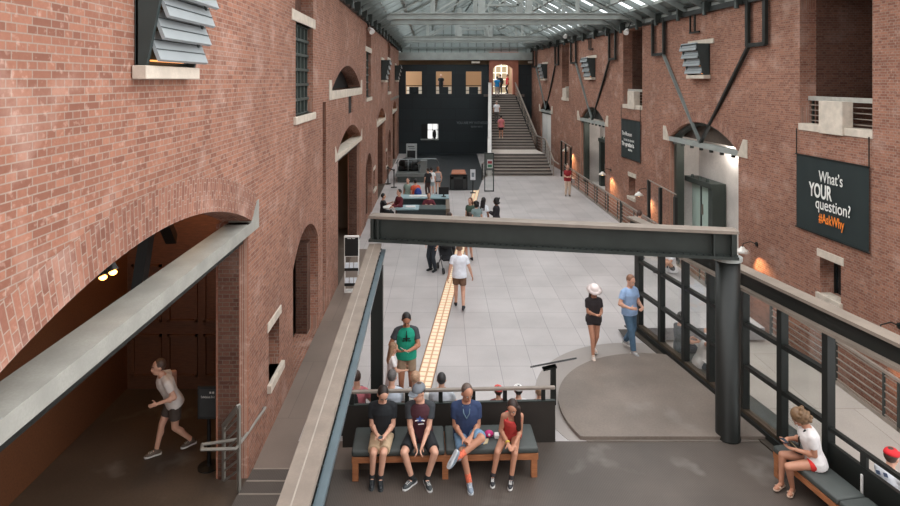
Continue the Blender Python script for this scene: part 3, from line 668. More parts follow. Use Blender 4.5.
# ------------------------------------------------------------------ strut frames on the right wall
for (j0, j1), s in zip(A_R, ('over the arch with pale glass doors', 'over the middle arch of the right wall', 'over the farthest right arch by the stairs')):
    c = (j0+j1)/2; t = thing('strut_frame', 'dark steel hanger frames with two diagonal struts '+s, 'steel strut', RW.pt(c, 3.9)); o = V(t.location); P = lambda d, z, q=.12: RW.pt(d, z, q)-o
    for q, n in ((1, 'hanger_frame'), (-1, 'hanger_frame')):
        a = c+(2.75 if q > 0 else -3.25); b = c+(3.85 if q > 0 else -4.15); mb = MB()
        for d in (a, b): mb.bar(P(d, 7.25), P(d, 8.75), .1, .16, (0, 1, 0))
        mb.bar(P(a, 7.28), P(b, 7.28), .1, .12); mb.build(n, BLKSTEEL, t)
        MB().bar(P(c+q*.02, 3.9, -.02), P(a+q*.05, 7.25), .1, .1, (0, 1, 0)).build('strut', GRSTEEL2 if q > 0 else BLKSTEEL, t)
    MB().bar(P(c-4.2, 8.7, .1), P(c+3.9, 8.7, .1), .12, .18).build('head_rail', BLKSTEEL, t)
# hanging conduit brackets over the hoods
for d, l in ((22.3, 'over the wall light above the pale glass doors'), (34.5, 'over the middle wall light of the right wall')):
    t = thing('conduit_hanger', 'thin bent steel conduit hanging '+l, 'conduit', RW.pt(d, 7.9)); o = V(t.location); P = lambda dd, z, q=.1: RW.pt(dd, z, q)-o
    MB().bar(P(d+.25, 7.98), P(d+.25, 8.7), .06, .06, (0, 1, 0)).bar(P(d-.1, 7.95), P(d-.1, 8.7), .06, .06, (0, 1, 0)).build('drop_pipe', BLKSTEEL, t); MB().bar(P(d-.45, 7.97), P(d+.3, 7.97), .06, .06).build('cross_arm', BLKSTEEL, t)
# ------------------------------------------------------------------ railings
def railing(label, pts, h, nb, name='railing', post=1.2, pm=DKSTEEL, topm=RAILM, kick=True, par=None):
    t = thing(name, label, 'railing', pts[0]); o = V(pts[0]); pts = [V(p)-o for p in pts]; Z = V((0, 0, 1)); tb = MB(); bb = MB()
    for a, b in zip(pts, pts[1:]):
        tb.bar(a+Z*h, b+Z*h, .06, .05)
        for k in range(nb): z = .12+(h-.2)*k/(nb-1) if nb > 1 else h/2; bb.bar(a+Z*z, b+Z*z, .022, .022)
        n = max(1, round((b-a).length/post))
        for k in range(n+1):
            p = a+(b-a)*k/n; MB().bar(p, p+Z*h, .05, .07, (b-a).normalized()).build('post', pm, t)
            if k < n and n > 1: p = a+(b-a)*(k+.22)/n; MB().bar(p, p+Z*h, .03, .05, (b-a).normalized()).build('post', pm, t)
    tb.build('top_rail', topm, t); bb.build('rail_bars', topm, t)
    if kick:
        mb = MB()
        for a, b in zip(pts, pts[1:]): mb.bar(a+Z*.03, b+Z*.03, .05, .1)
        mb.build('kick_rail', topm, t)
    return t
railing('long steel railing along the open edge before the wall, from glass screen to stairs', [V((7.78, 26, 0)), V((7.68, 37.4, 0))], .95, 6, post=1.9)
railing('steel railing before the moat, between the lane end and the glass gate', [V((7.98, 16, 0)), V((7.8, 25.9, 0))], .95, 6, post=1.9)
railing('steel railing behind the glass screen, its bars crossing bare brick', [V((8.6, 4, LZ)), V((8.55, 13, LZ)), V((8.42, 15.3, LZ))], .95, 6, post=1.9)
for i, (a, b) in enumerate(B_R):
    l = ('nearest', 'middle', 'farthest')[i]; t = thing('balcony_railing', 'pale horizontal bar railing in the %s tall brick balcony recess' % l, 'railing', RW.pt((a+b)/2, 5.02)); o = V(t.location); P = lambda d, z, q: RW.pt(d, z, q)-o
    MB().bar(P(a, 5.70, -.28), P(b, 5.70, -.28), .1, .12).build('top_rail', mat((168, 166, 158), .4, .1), t); mb = MB()
    for k in range(4): mb.bar(P(a, 5.1+k*.14, -.28), P(b, 5.1+k*.14, -.28), .025, .025)
    mb.build('rail_bars', RAILM, t); mb = MB()
    for d in (a+.1, b-.1): mb.bar(P(d, 5.02, -.3), P(d, 5.7, -.3), .05, .05, (1, 0, 0))
    mb.build('post', DKSTEEL, t)
    P = RW.pt
    m_ = (a+b)/2; p = [P(m_-.42, 4.82, -.2), P(m_+.42, 4.82, -.2), P(m_+.42, 4.82, .08), P(m_-.42, 4.82, .08), P(m_-.42, 5.66, -.2), P(m_+.42, 5.66, -.2), P(m_+.42, 5.66, .08), P(m_-.42, 5.66, .08)]
    trim(MB().hexa(p), STONE, bevel=.015)
# ------------------------------------------------------------------ banners
BAN = mat((24, 36, 36), .75, 0., .1, 1.2, 'dark_green_cloth'); WT = mat((222, 222, 216), .7); OR = mat((232, 128, 40), .7)
def banner(label, d0, d1, z0, z1, amp):
    c = RW.pt((d0+d1)/2, z0); t = thing('wall_banner', label, 'banner', c); o = V(c); mb = MB(); n, m_ = 24, 12
    for j in range(m_+1):
        for i in range(n+1):
            f = i/n; g = j/m_; mb.v.append(RW.pt(d1+(d0-d1)*f, z0+(z1-z0)*g, .05+amp*math.sin(f*13+g*2)*(1-g)*.5+amp*.3*math.sin(f*29))-o)
    for j in range(m_):
        for i in range(n): k = j*(n+1)+i; mb.f.append((k, k+1, k+n+2, k+n+1))
    mb.build('cloth', BAN, t, smooth=True, fix=False);     [MB().bar(RW.pt(d0-.03, zz, .06)-o, RW.pt(d1+.03, zz, .06)-o, .03, .03).build('rod', BLKSTEEL, t) for zz in (z0, z1)]
    w_ = MB()
    for d in (d0, d1): w_.bar(RW.pt(d, z1, .05)-o, RW.pt(d, z1+.7, .05)-o, .02, .02, (0, 1, 0))
    w_.build('hanging_wire', BLKSTEEL, t); return t, o
def btext(t, o, s, x, y, size, m, sx, bold, d_, nm):
    # x, y: picture position of the left end of the base line
    p = None; d = zr(x); z = H-(y-CY)*d/F
    text(s, m, RW, d, z, size, t, .1, sx, bold, nm, 'LEFT', fn=lambda a, b, e: RW.pt(d-a, z+b, .085+e)-o)
t, o = banner('big dark banner hanging on the right brick wall, asking "What\'s YOUR question? #AskWhy"', 13.99, 16.56, 2.17, 4.17, .012)
for s, x, y, size, m, sx, b, nm in (("What\u2019s", 822, 181.5, .42, WT, .70, .002, 'lettering'), ('YOUR', 812.5, 194.8, .5, WT, .60, .014, 'bold_lettering'), ('question?', 818.5, 207.5, .42, WT, .78, .002, 'lettering'), ('#AskWhy', 822, 221.5, .34, OR, .64, .006, 'orange_lettering')): btext(t, o, s, x, y, size, m, sx, b, 0, nm)
d0, d1 = zr(641.3), zr(622.2)
t, o = banner('smaller dark banner with white lettering, hanging beside the middle balcony recess', d0, d1, 2.43, 4.29, .01)
for s, x, y, size, b in (('The Museum', 623.6, 134.3, .27, .003), ('is not an answer.', 625.5, 140.2, .22, 0.), ('The question is.', 623.6, 144.6, .27, .012), ('#AskWhy', 630, 150.5, .13, .004)): btext(t, o, s, x, y, size, WT, .9, b, 0, 'lettering')
# ------------------------------------------------------------------ wall lamps
SHADE = mat((230, 226, 218), .35, 0., .04, 3., 'white_enamel')
def wlamp(label, x, y, power=60, wall=RW):
    d = zr(x+6); z = H-(y-CY)*d/F; c = wall.pt(d, z); t = thing('wall_lamp', label, 'wall lamp', c); o = V(c); P = lambda q, zz: wall.pt(d, zz, q)-o
    MB().tube(P(0, z+.18), P(.03, z+.18), .07, .07, 12).build('wall_plate', BLKSTEEL, t); MB().path([P(.02, z+.18), P(.2, z+.26), P(.42, z+.2), P(.45, z+.1)], .014).build('arm', BLKSTEEL, t)
    q = P(.45, z); MB().loft([[q+V((r*math.cos(2*PI*i/20), r*math.sin(2*PI*i/20), zz)) for i in range(20)] for r, zz in ((.2, -.07), (.16, .0), (.07, .06), (.05, .1))]).build('lamp_shade', SHADE, t, smooth=True)
    MB().ell(P(.45, z-.06), (.07, .07, .05)).build('bulb', emit((255, 190, 110), 8., 'lamp_bulb'), t)
    l = bpy.data.lights.new('wall_lamp_glow', 'SPOT'); l.energy = power*1.5; l.color = (1, .58, .28); l.spot_size = 1.7; l.spot_blend = .9; l.shadow_soft_size = .05
    lo = bpy.data.objects.new('wall_lamp_glow', l); C.objects.link(lo); lo.location = V(o)+P(.42, z-.14); dr = (wall.pt(d-.3, z-.75)-V(lo.location)); lo.rotation_euler = dr.to_track_quat('-Z', 'Y').to_euler(); return t
wlamp('white shaded wall lamp glowing on brick below the big AskWhy banner', 751, 250, 60)
wlamp('white shaded wall lamp on brick beside the tall glass gate posts', 643, 194, 75)
wlamp('white shaded wall lamp on brick below the smaller banner, beside the dark doors', 605, 173.5, 90)
wlamp('small white wall lamp farthest down the right wall, by the stairs', 566, 150, 110)
wlamp('white shaded wall lamp low at the right edge, above the steel beam', 894, 334, 50)
# flood lights under the eaves
for x, y, l in ((638, 30, 'white floodlight clamped under the eave above the middle balcony recess'), (574, 35, 'white floodlight clamped under the eave above the farthest balcony recess')):
    d = zr(x); p = RW.pt(d, H-(y-CY)*d/F, .5); t = thing('floodlight', l, 'floodlight', p); MB().tube(V((0, 0, 0)), V((-.12, -.2, -.14)), .09, .13, 12).build('housing', WHITEP, t); MB().bar(V((0, 0, 0)), V((.2, 0, .4)), .04, .04).build('bracket', BLKSTEEL, t)
p = LW.pt(25.2, 8.35, .2); t = thing('floodlight', 'small floodlight under the eave beside the second barred window of the left wall', 'floodlight', p); MB().tube(V((0, 0, 0)), V((.14, -.2, -.14)), .09, .13, 12).build('housing', WHITEP, t); MB().bar(V((0, 0, 0)), V((-.15, 0, .4)), .04, .04).build('bracket', BLKSTEEL, t)
# glass gate posts
def gate(label, x0, d0, x1, d1, h):
    t = thing('glass_gate', label, 'glass gate', (0, 0, 0)); a = V((x0, d0, 0)); b = V((x1, d1, 0))
    for f in (0, .45, .97): p = a+(b-a)*f; MB().box(p.x-.05, p.x+.05, p.y-.07, p.y+.07, 0, h-.15*f).build('post', BLKSTEEL, t)
    MB().quad(a+V((0, 0, .1)), b+V((0, 0, .1)), b+V((0, 0, h-.1)), a+V((0, 0, h-.1))).build('pane', GLASS, t, fix=False)
    MB().bar(a+V((0, 0, h)), b+V((0, 0, h-.05)), .03, .04).build('top_rail', RAILM, t); return t
gate('glass gate with dark posts on the walkway edge, before the pale glass doors', 8.0, 23.1, 8.0, 20.4, 2.35); gate('far glass gate with dark posts by the foot of the stairs', 7.75, 38.6, 7.72, 35.6, 2.3)
# ------------------------------------------------------------------ staircase
STEP = mat((150, 141, 133), .5, 0., .08, 2., 'grey_stair'); RISER_SHADE = mat((66, 60, 56), .6)
t = thing('grand_staircase', 'wide grey staircase narrowing up to the brick portal in the end wall', 'staircase', (5, 38.7, 0))
def sxl(y): return 3.3+(4.28-3.3)*(y-38.7)/(50.4-38.7)
def sxr(y): return 7.2+(6.14-7.2)*(y-38.7)/(50.4-38.7)
treads = []; z = 0
for k in range(7): treads.append((38.7+k*.29, (k+1)*1.2/7))
for k in range(22): treads.append((43.0+k*.336, 1.2+(k+1)*3.8/22))
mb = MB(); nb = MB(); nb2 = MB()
def wedge(mb, y0, y1, z0, z1, e=0): mb.hexa([(sxl(y0)-5-e, y0-38.7, z0), (sxr(y0)-5+e, y0-38.7, z0), (sxr(y1)-5+e, y1-38.7, z0), (sxl(y1)-5-e, y1-38.7, z0), (sxl(y0)-5-e, y0-38.7, z1), (sxr(y0)-5+e, y0-38.7, z1), (sxr(y1)-5+e, y1-38.7, z1), (sxl(y1)-5-e, y1-38.7, z1)])
zp = 0
for i, (y, z) in enumerate(treads):
    y1 = treads[i+1][0] if i+1 < len(treads) else 50.4
    wedge(mb, y, y1, 0, z); wedge(nb if i < 7 else nb2, y-.01, y+.02, zp+(z-zp)*.5, z+.002); zp = z  # tread overhang shadow painted as a dark band on each upper riser
wedge(mb, 50.3, 50.45, 4.7, 5.0)
MB().hexa([(sxl(40.8)-5, 2.1, 1.2), (sxr(40.8)-5, 2.1, 1.2), (sxr(43)-5, 4.3, 1.2), (sxl(43)-5, 4.3, 1.2), (sxl(40.8)-5, 2.1, 1.212), (sxr(40.8)-5, 2.1, 1.212), (sxr(43)-5, 4.3, 1.212), (sxl(43)-5, 4.3, 1.212)]).build('landing', mat((196, 186, 176), .5), t); mb.build('steps', STEP, t); nb.build('riser_shade_stripe', RISER_SHADE, t); nb2.build('riser_shade_stripe', RISER_SHADE, t)
PAL = mat((196, 192, 186), .4, .1, .04, 2., 'pale_parapet'); pm_ = MB()
ys = [38.7, 40.7, 43, 50.3]; zs_ = [0, 1.2, 1.2, 5.0]
for a in range(3):
    q = lambda y, z, e: V((sxl(y)-5+e, y-38.7, z)); y0, y1, z0, z1 = ys[a], ys[a+1], zs_[a], zs_[a+1]
    pm_.hexa([q(y0, z0-.1, -.3), q(y0, z0-.1, -.04), q(y1, z1-.1, -.04), q(y1, z1-.1, -.3), q(y0, z0+1.0, -.3), q(y0, z0+1.0, -.04), q(y1, z1+1.0, -.04), q(y1, z1+1.0, -.3)])
pm_.build('parapet', PAL, t); rm = MB()
for a in range(3):
    y0, y1, z0, z1 = ys[a], ys[a+1], zs_[a], zs_[a+1]; q = lambda y, z, e=.06: V((sxr(y)-5+e, y-38.7, z))
    for hh in (.2, .4, .6, .8): rm.bar(q(y0, z0+hh), q(y1, z1+hh), .025, .025)
    rm.bar(q(y0, z0+1.0), q(y1, z1+1.0), .09, .07); n = max(2, round((y1-y0)/1.1))
    for k in range(n+1): f = k/n; y = y0+(y1-y0)*f; zz = z0+(z1-z0)*f; MB().bar(q(y, zz), q(y, zz+1.0), .05, .06, (0, 1, 0)).build('baluster', RAILM, t)
rm.bar(V((sxr(38.7)-5+.06, 0, 1)), V((sxr(38.7)-4.85, -1.3, .95)), .07, .06); rm.build('handrail', RAILM, t)
# low rail at the stair's left foot
t = railing('short steel railing at the left foot of the staircase', [V((2.55, 37.2, 0)), V((3.1, 39.4, 0))], 1.0, 5)
# ------------------------------------------------------------------ near left: stand, stair rail, kiosk
t = thing('sign_stand', 'black sign panel on a pole with round base inside the near arch', 'sign stand', (-3.72, 9.62, 0))
MB().lathe((0, 0, 0), [(.17, 0), (.17, .02), (.05, .035), (.03, .05)], 28).build('base', BLACK, t); MB().tube(V((0, 0, .03)), V((0, 0, .8)), .03, .03, 12).build('pole', BLACK, t)
s = MB().box(-.17, .16, -.03, .0, .78, 1.3).build('sign_panel', BLACK, t); MB().box(-.14, .13, -.034, -.03, .82, 1.26).build('sign_face', mat((44, 46, 46), .5), s)
text('Exhibition Exit', mat((190, 186, 180), .6), None, 0, 0, .05, s, fn=lambda a, b, e: V((a-.005, -.036-e, 1.12+b)), sx=.75)
MB().box(.02, .05, -.037, -.034, 1.19, 1.22).box(.065, .095, -.037, -.034, 1.19, 1.22).build('symbol', mat((190, 186, 180), .6), s)
t = thing('stair_railing', 'short steel stair railing with bent handrail beside the near brick pier', 'railing', (-3.03, 9.0, 0)); RS = mat((136, 132, 124), .4, .2, .1, 4., 'worn_steel')
a = V((0, 0, 0)); b = V((-.33, .28, 0)); Z = V((0, 0, 1))
for p, h in ((a, 1.32), (b, .86)): MB().bar(p, p+Z*h, .035, .06, (-.33, .28, 0)).build('post', RS, t)
MB().bar(a+Z*1.31, b+Z*.85, .06, .06).build('top_rail', RS, t); mb = MB()
for k in range(6): mb.bar(a+Z*(.35+k*.16), b+Z*(-.05+k*.15+.05), .02, .03)
mb.build('rail_bars', RS, t); MB().path([V((-.02, .2, .70)), V((-.56, .02, .72)), V((-.52, -.1, .72)), V((-.02, -.08, .72)), V((.02, .3, .71)), V((.07, 1.1, .68)), V((.0, 1.12, .66))], .024).build('handrail', RS, t)
t = thing('brochure_kiosk', 'white-framed black screen kiosk with brochure racks in the left aisle', 'kiosk', (-2.62, 17.6, 0), math.radians(3))
MB().box(-.2, .2, -.12, .12, 0, .04).box(-.215, -.18, -.03, .03, 0, 1.62).box(.18, .215, -.03, .03, 0, 1.62).build('stand', WHITEP, t)
s = MB().box(-.22, .22, -.04, .04, 1.02, 1.64).build('frame', WHITEP, t, bevel=.02); MB().box(-.195, .195, -.045, -.04, 1.05, 1.59).build('screen', BLACK, s)
MB().box(-.12, -.01, -.047, -.044, 1.555, 1.57).box(.02, .1, -.047, -.044, 1.555, 1.57).build('heading_line', WHITEP, s)
for z, n in ((.72, 3), (.28, 3)):
    r_ = MB().box(-.2, .2, -.12, .06, z-.08, z-.06).box(-.2, .2, -.13, -.11, z-.08, z-.0).build('brochure_rack', BLACK, t)
    for k in range(n): MB().bar(V((-.13+k*.13, -.09, z-.05)), V((-.13+k*.13, -.04, z+.14)), .11, .012, (0, -1, .3)).build('brochure', mat((214, 220, 226), .5), r_)
# ------------------------------------------------------------------ back of the hall
def fl(x, y): return gp(x, y)
DESK = mat((54, 66, 68), .4, .1, .1, 2., 'desk_grey'); TEAL = mat((150, 176, 182), .3, 0., .08, 2., 'pale_desk_top')
t = thing('information_desk', 'long dark information desk with pale glass top beyond the cross beam', 'desk', (0, 0, 0)); zt = 1.02
def dbox(par, nm, m, x0, x1, y0, y1, z0, z1): return MB().box(x0, x1, y0, y1, z0, z1).build(nm, m, par)
dbox(t, 'rear_counter', DESK, -1.75, .3, 26.3, 26.9, 0, 1.0); dbox(t, 'rear_worktop', TEAL, -1.8, .35, 26.2, 27.0, 1.0, 1.05); dbox(t, 'front_counter', DESK, -1.8, .2, 24.4, 24.9, 0, .95); dbox(t, 'front_worktop', TEAL, -1.85, -.9, 24.2, 25.0, .95, 1.0); dbox(t, 'front_worktop', mat((70, 84, 84), .3), -.9, .2, 24.2, 25.0, .95, 1.0); dbox(t, 'end_counter', mat((110, 96, 82), .5), .2, .36, 24.2, 26.9, 0, 1.0)
for i, (x, y, l) in enumerate(((-1.2, 26.5, 'white sheet of maps on the rear worktop, nearest the maroon jacket'), (-.8, 26.55, 'stack of pale maps midway along the rear worktop'), (-1.25, 24.6, 'white leaflet pile on the front worktop'))): tag(MB().box(x-.2, x+.2, y-.13, y+.13, 1.05 if y > 26 else 1.0, 1.09 if y > 26 else 1.03).build('leaflet_pile', WHITEP), l, 'leaflets')
t = thing('monitor', 'black desk monitor on the end of the information desk', 'monitor', (.12, 26.5, 1.05)); MB().box(-.22, .22, -.02, .02, .1, .42).build('screen', BLACK, t); MB().box(-.1, .1, -.08, .08, 0, .02).tube(V((0, 0, 0)), V((0, 0, .15)), .03).build('stand', BLACK, t)
t = thing('exhibit_plinth', 'long grey plinth displaying a dark machine at the far left', 'plinth', (0, 0, 0)); PL = mat((118, 122, 120), .5, .1, .08, 2., 'plinth_grey')
dbox(t, 'plinth_body', mat((74, 80, 78), .5), -2.65, -.95, 36.3, 38.5, 0, .36); dbox(t, 'plinth_top', PL, -2.75, -.85, 36.2, 38.6, .36, .56); dbox(t, 'end_block', PL, -1.25, -.85, 36.42, 37.0, .56, 1.3)
mb = MB()
for x in (-2.65, -2.0, -1.35): mb.tube(V((x, 36.5, .56)), V((x, 36.5, 1.35)), .025)
mb.path([V((-2.75, 36.5, 1.1)), V((-2.6, 36.5, 1.36)), V((-.3, 36.9, 1.36)), V((-.1, 37.6, .9))], .03); mb.build('guard_rail', mat((140, 146, 146), .3, .6), t)
t = thing('machine_exhibit', 'dark rounded machine displayed on the grey plinth', 'exhibit', (-2.0, 37.5, .56)); MB().ell((0, 0, .42), (.68, .5, .40)).box(-.66, .66, -.4, .4, .01, .3).build('body', BLACK, t, remesh=.05); MB().tube(V((-.2, -.5, .4)), V((.2, -.5, .4)), .24, .24, 16).build('drum', mat((40, 44, 46), .4, .3), t); MB().tube(V((.55, -.3, .4)), V((.74, -.3, .5)), .08, .1).build('pipe', mat((150, 150, 150), .3, .6), t)
t = thing('poster_stand', 'white framed poster with black picture on the black wall behind the plinth', 'poster', (-1.93, 39.6, 0)); MB().box(-.36, .34, -.03, .03, .5, 2.0).box(-.35, -.3, 0, .03, 0, .5).box(.25, .3, 0, .03, 0, .5).build('board', mat((176, 182, 182), .5), t)
MB().box(-.3, .24, -.036, -.03, 1.0, 1.55).build('picture', mat((30, 34, 36), .5), t); MB().box(-.24, .18, -.036, -.03, 1.78, 1.84).box(-.18, .2, -.036, -.03, 1.68, 1.71).build('heading_lines', mat((70, 74, 76), .5), t)
SB = mat((40, 42, 42), .5)
so = None
for x, y, l in ((388, 184, 'black belt stanchion nearest the left brick wall'), (394, 187.5, 'black belt stanchion in front of the exhibit plinth')):
    p = fl(x, y)
    if so is None:
        so = thing('stanchion', l, 'stanchion', p); MB().lathe((0, 0, 0), [(.18, 0), (.18, .03), (.04, .05)], 16).build('base', SB, so); MB().tube(V((0, 0, .03)), V((0, 0, 1.0)), .035).build('pole', SB, so); MB().tube(V((0, 0, .95)), V((0, 0, 1.05)), .05).build('head', SB, so)
    else: q2 = dup(so, p, 0, l)
a, b = fl(388, 184), fl(394, 187.5); tag(MB().bar(a+V((0, 0, .98)), b+V((0, 0, .98)), .01, .06).build('stanchion_belt', SB), 'black belt stretched between the two stanchions', 'belt')
t = thing('donation_kiosk', 'black kiosk with an orange lit top against the black end wall', 'kiosk', (1.0, 33.8, -.16)); MB().box(-.5, .5, .1, .7, 0, 1.02).build('body', mat((20, 24, 26), .5), t)
MB().hexa([(-.42, 0, 1.05), (.42, 0, 1.05), (.35, .45, 1.2), (-.36, .45, 1.2), (-.42, 0.02, 1.09), (.42, 0.02, 1.09), (.35, .45, 1.24), (-.36, .45, 1.24)]).build('lit_top', emit((150, 84, 48), .12, 'orange_top'), t)
MB().box(-.42, -.28, .0, .1, 0, .9).box(.25, .39, .0, .1, 0, .9).box(-.42, .39, 0, .1, .78, .92).build('front_frame', mat((46, 50, 50), .5), t)
t = thing('sign_stand', 'small pale sign on a thin stand at the left foot of the stairs', 'sign stand', fl(472.5, 193)); MB().box(-.12, .16, -.02, .02, .72, 1.3).build('sign_panel', mat((206, 210, 214), .4), t); MB().box(-.05, .09, -.024, -.02, .88, 1.12).build('picture', mat((110, 120, 128), .5), t); MB().tube(V((.02, .02, 0)), V((.02, .02, .75)), .025).build('pole', BLACK, t); MB().box(-.12, .16, -.12, .12, 0, .03).build('base', BLACK, t)
t = thing('poster_stand', 'tall free-standing dark frame with a small coloured poster before the stairs', 'poster stand', fl(489.5, 191.5)); h = 2.15
MB().box(-.29, -.24, -.03, .03, 0, h).box(.2, .25, -.03, .03, 0, h).box(-.29, .25, -.03, .03, h-.06, h).box(-.29, .25, -.03, .03, 0, .06).build('frame', DKSTEEL, t); MB().box(-.24, .2, -.01, .01, 1.18, h-.06).build('upper_panel', mat((84, 92, 88), .4, .2), t); q = MB().box(-.13, .17, -.02, -.012, 1.3, 1.78).build('poster', mat((196, 200, 196), .5), t)
MB().box(-.1, .14, -.026, -.02, 1.55, 1.7).build('red_band', mat((150, 50, 60), .5), q); MB().box(-.1, .14, -.026, -.02, 1.35, 1.5).build('green_band', mat((60, 120, 90), .5), q)
MB().box(-.24, .2, -.004, .004, .06, 1.18).build('glass_panel', GLASS, t)
# vertical drain pipe and small dark floor patch
tag(MB().box(4.35, 4.62, 14.3, 14.75, .071, .074).build('floor_patch', mat((60, 54, 50), .5)), 'small dark floor patch at the foot of the glass screen', 'patch')  # thin dark rectangle laid flat on the floor

# small spot lamps and a dark brace inside the near arch
for x, y, l in ((103, 279, 'small glowing spot lamp inside the near arch, lower of two'), (113, 274, 'small glowing spot lamp inside the near arch, upper of two')):
    p = at(x, y, 5.6); t = thing('spot_lamp', l, 'spot lamp', p); MB().tube(V((0, 0, .03)), V((-.05, .02, .12)), .05, .035, 12).build('lamp_housing', BLACK, t); MB().ell((0, 0, .015), (.035, .035, .025)).build('bulb', emit((255, 176, 90), 9., 'spot_bulb'), t, smooth=True); MB().tube(V((-.04, .02, .1)), V((-.04, .02, 4.78-p.z)), .012).build('drop_rod', BLACK, t)
trim(MB().bar(at(196, 262, 7.6)+V((-.9, .3, -.6)), at(206, 236, 7.9)+V((-.9, .3, .1)), .14, .14).bar(V((-4.4, 9.8, 3.6)), V((-4.0, 8.2, 4.78)), .16, .16), BLACK)
# ------------------------------------------------------------------ people
SK = {'fair': (206, 158, 134), 'tan': (184, 132, 106), 'dark': (120, 80, 60), 'pale': (222, 176, 152), 'olive': (172, 118, 90)}
def ik(a, c, l1, l2, pole):
    d = c-a; L = d.length; m = (l1+l2)*.995
    if L > m: c = a+d*(m/L); d = c-a; L = m
    x = d.normalized(); t = (L*L+l1*l1-l2*l2)/(2*L); h = math.sqrt(max(0, l1*l1-t*t)); p = V(pole); p = p-x*p.dot(x)
    if p.length < 1e-4: p = V((0, 1, 0))-x*x.y
    return a+x*t+p.normalized()*h, c
def ering(c, x, y, rx, ry, n=20, fl=0.): return [c+x*(rx*math.cos(2*PI*i/n))+y*(ry*math.sin(2*PI*i/n)) for i in range(n)]
def cone(mb, a, b, r0, r1, n=16, sq=1.): 
    x, y, z = frame3(a, b); return mb.loft([[p+x*(r*math.cos(2*PI*i/n))+y*(r*sq*math.sin(2*PI*i/n)) for i in range(n)] for p, r in ((a, r0), (a.lerp(b, .5), (r0+r1)/2), (b, r1))])
def hand(mb, w, hd, pn, s, curl, side):
    hd = hd.normalized(); pn = (pn-hd*pn.dot(hd)).normalized(); sd = hd.cross(pn)*side   # sd towards the thumb
    R = M((sd, pn, hd)).transposed()
    mb.ell(w+hd*.045*s, (.038*s, .016*s, .056*s), R, 10, 8); mb.cap(w, w+hd*.03*s, .024*s, .024*s, 8)
    for k, (o, l) in enumerate(((.028, .072), (.010, .080), (-.009, .074), (-.027, .058))):
        p = w+hd*.085*s+sd*o*s; d = hd.copy(); L = l*s
        for q, f in ((0, .45), (1, .32), (2, .26)):
            d = (d*math.cos(curl)+pn*math.sin(curl)).normalized() if 1 else d
            e = p+d*(L*f); mb.cap(p, e, .0098*s, .0092*s, 8); p = e
    p = w+hd*.03*s+sd*.03*s; d = (sd*.75+hd*.65+pn*.25*min(1, curl*2)).normalized()
    for f in (.04, .032): e = p+d*(f*s); mb.cap(p, e, .0112*s, .0102*s, 8); p = e; d = (d+hd*.5+pn*curl).normalized()
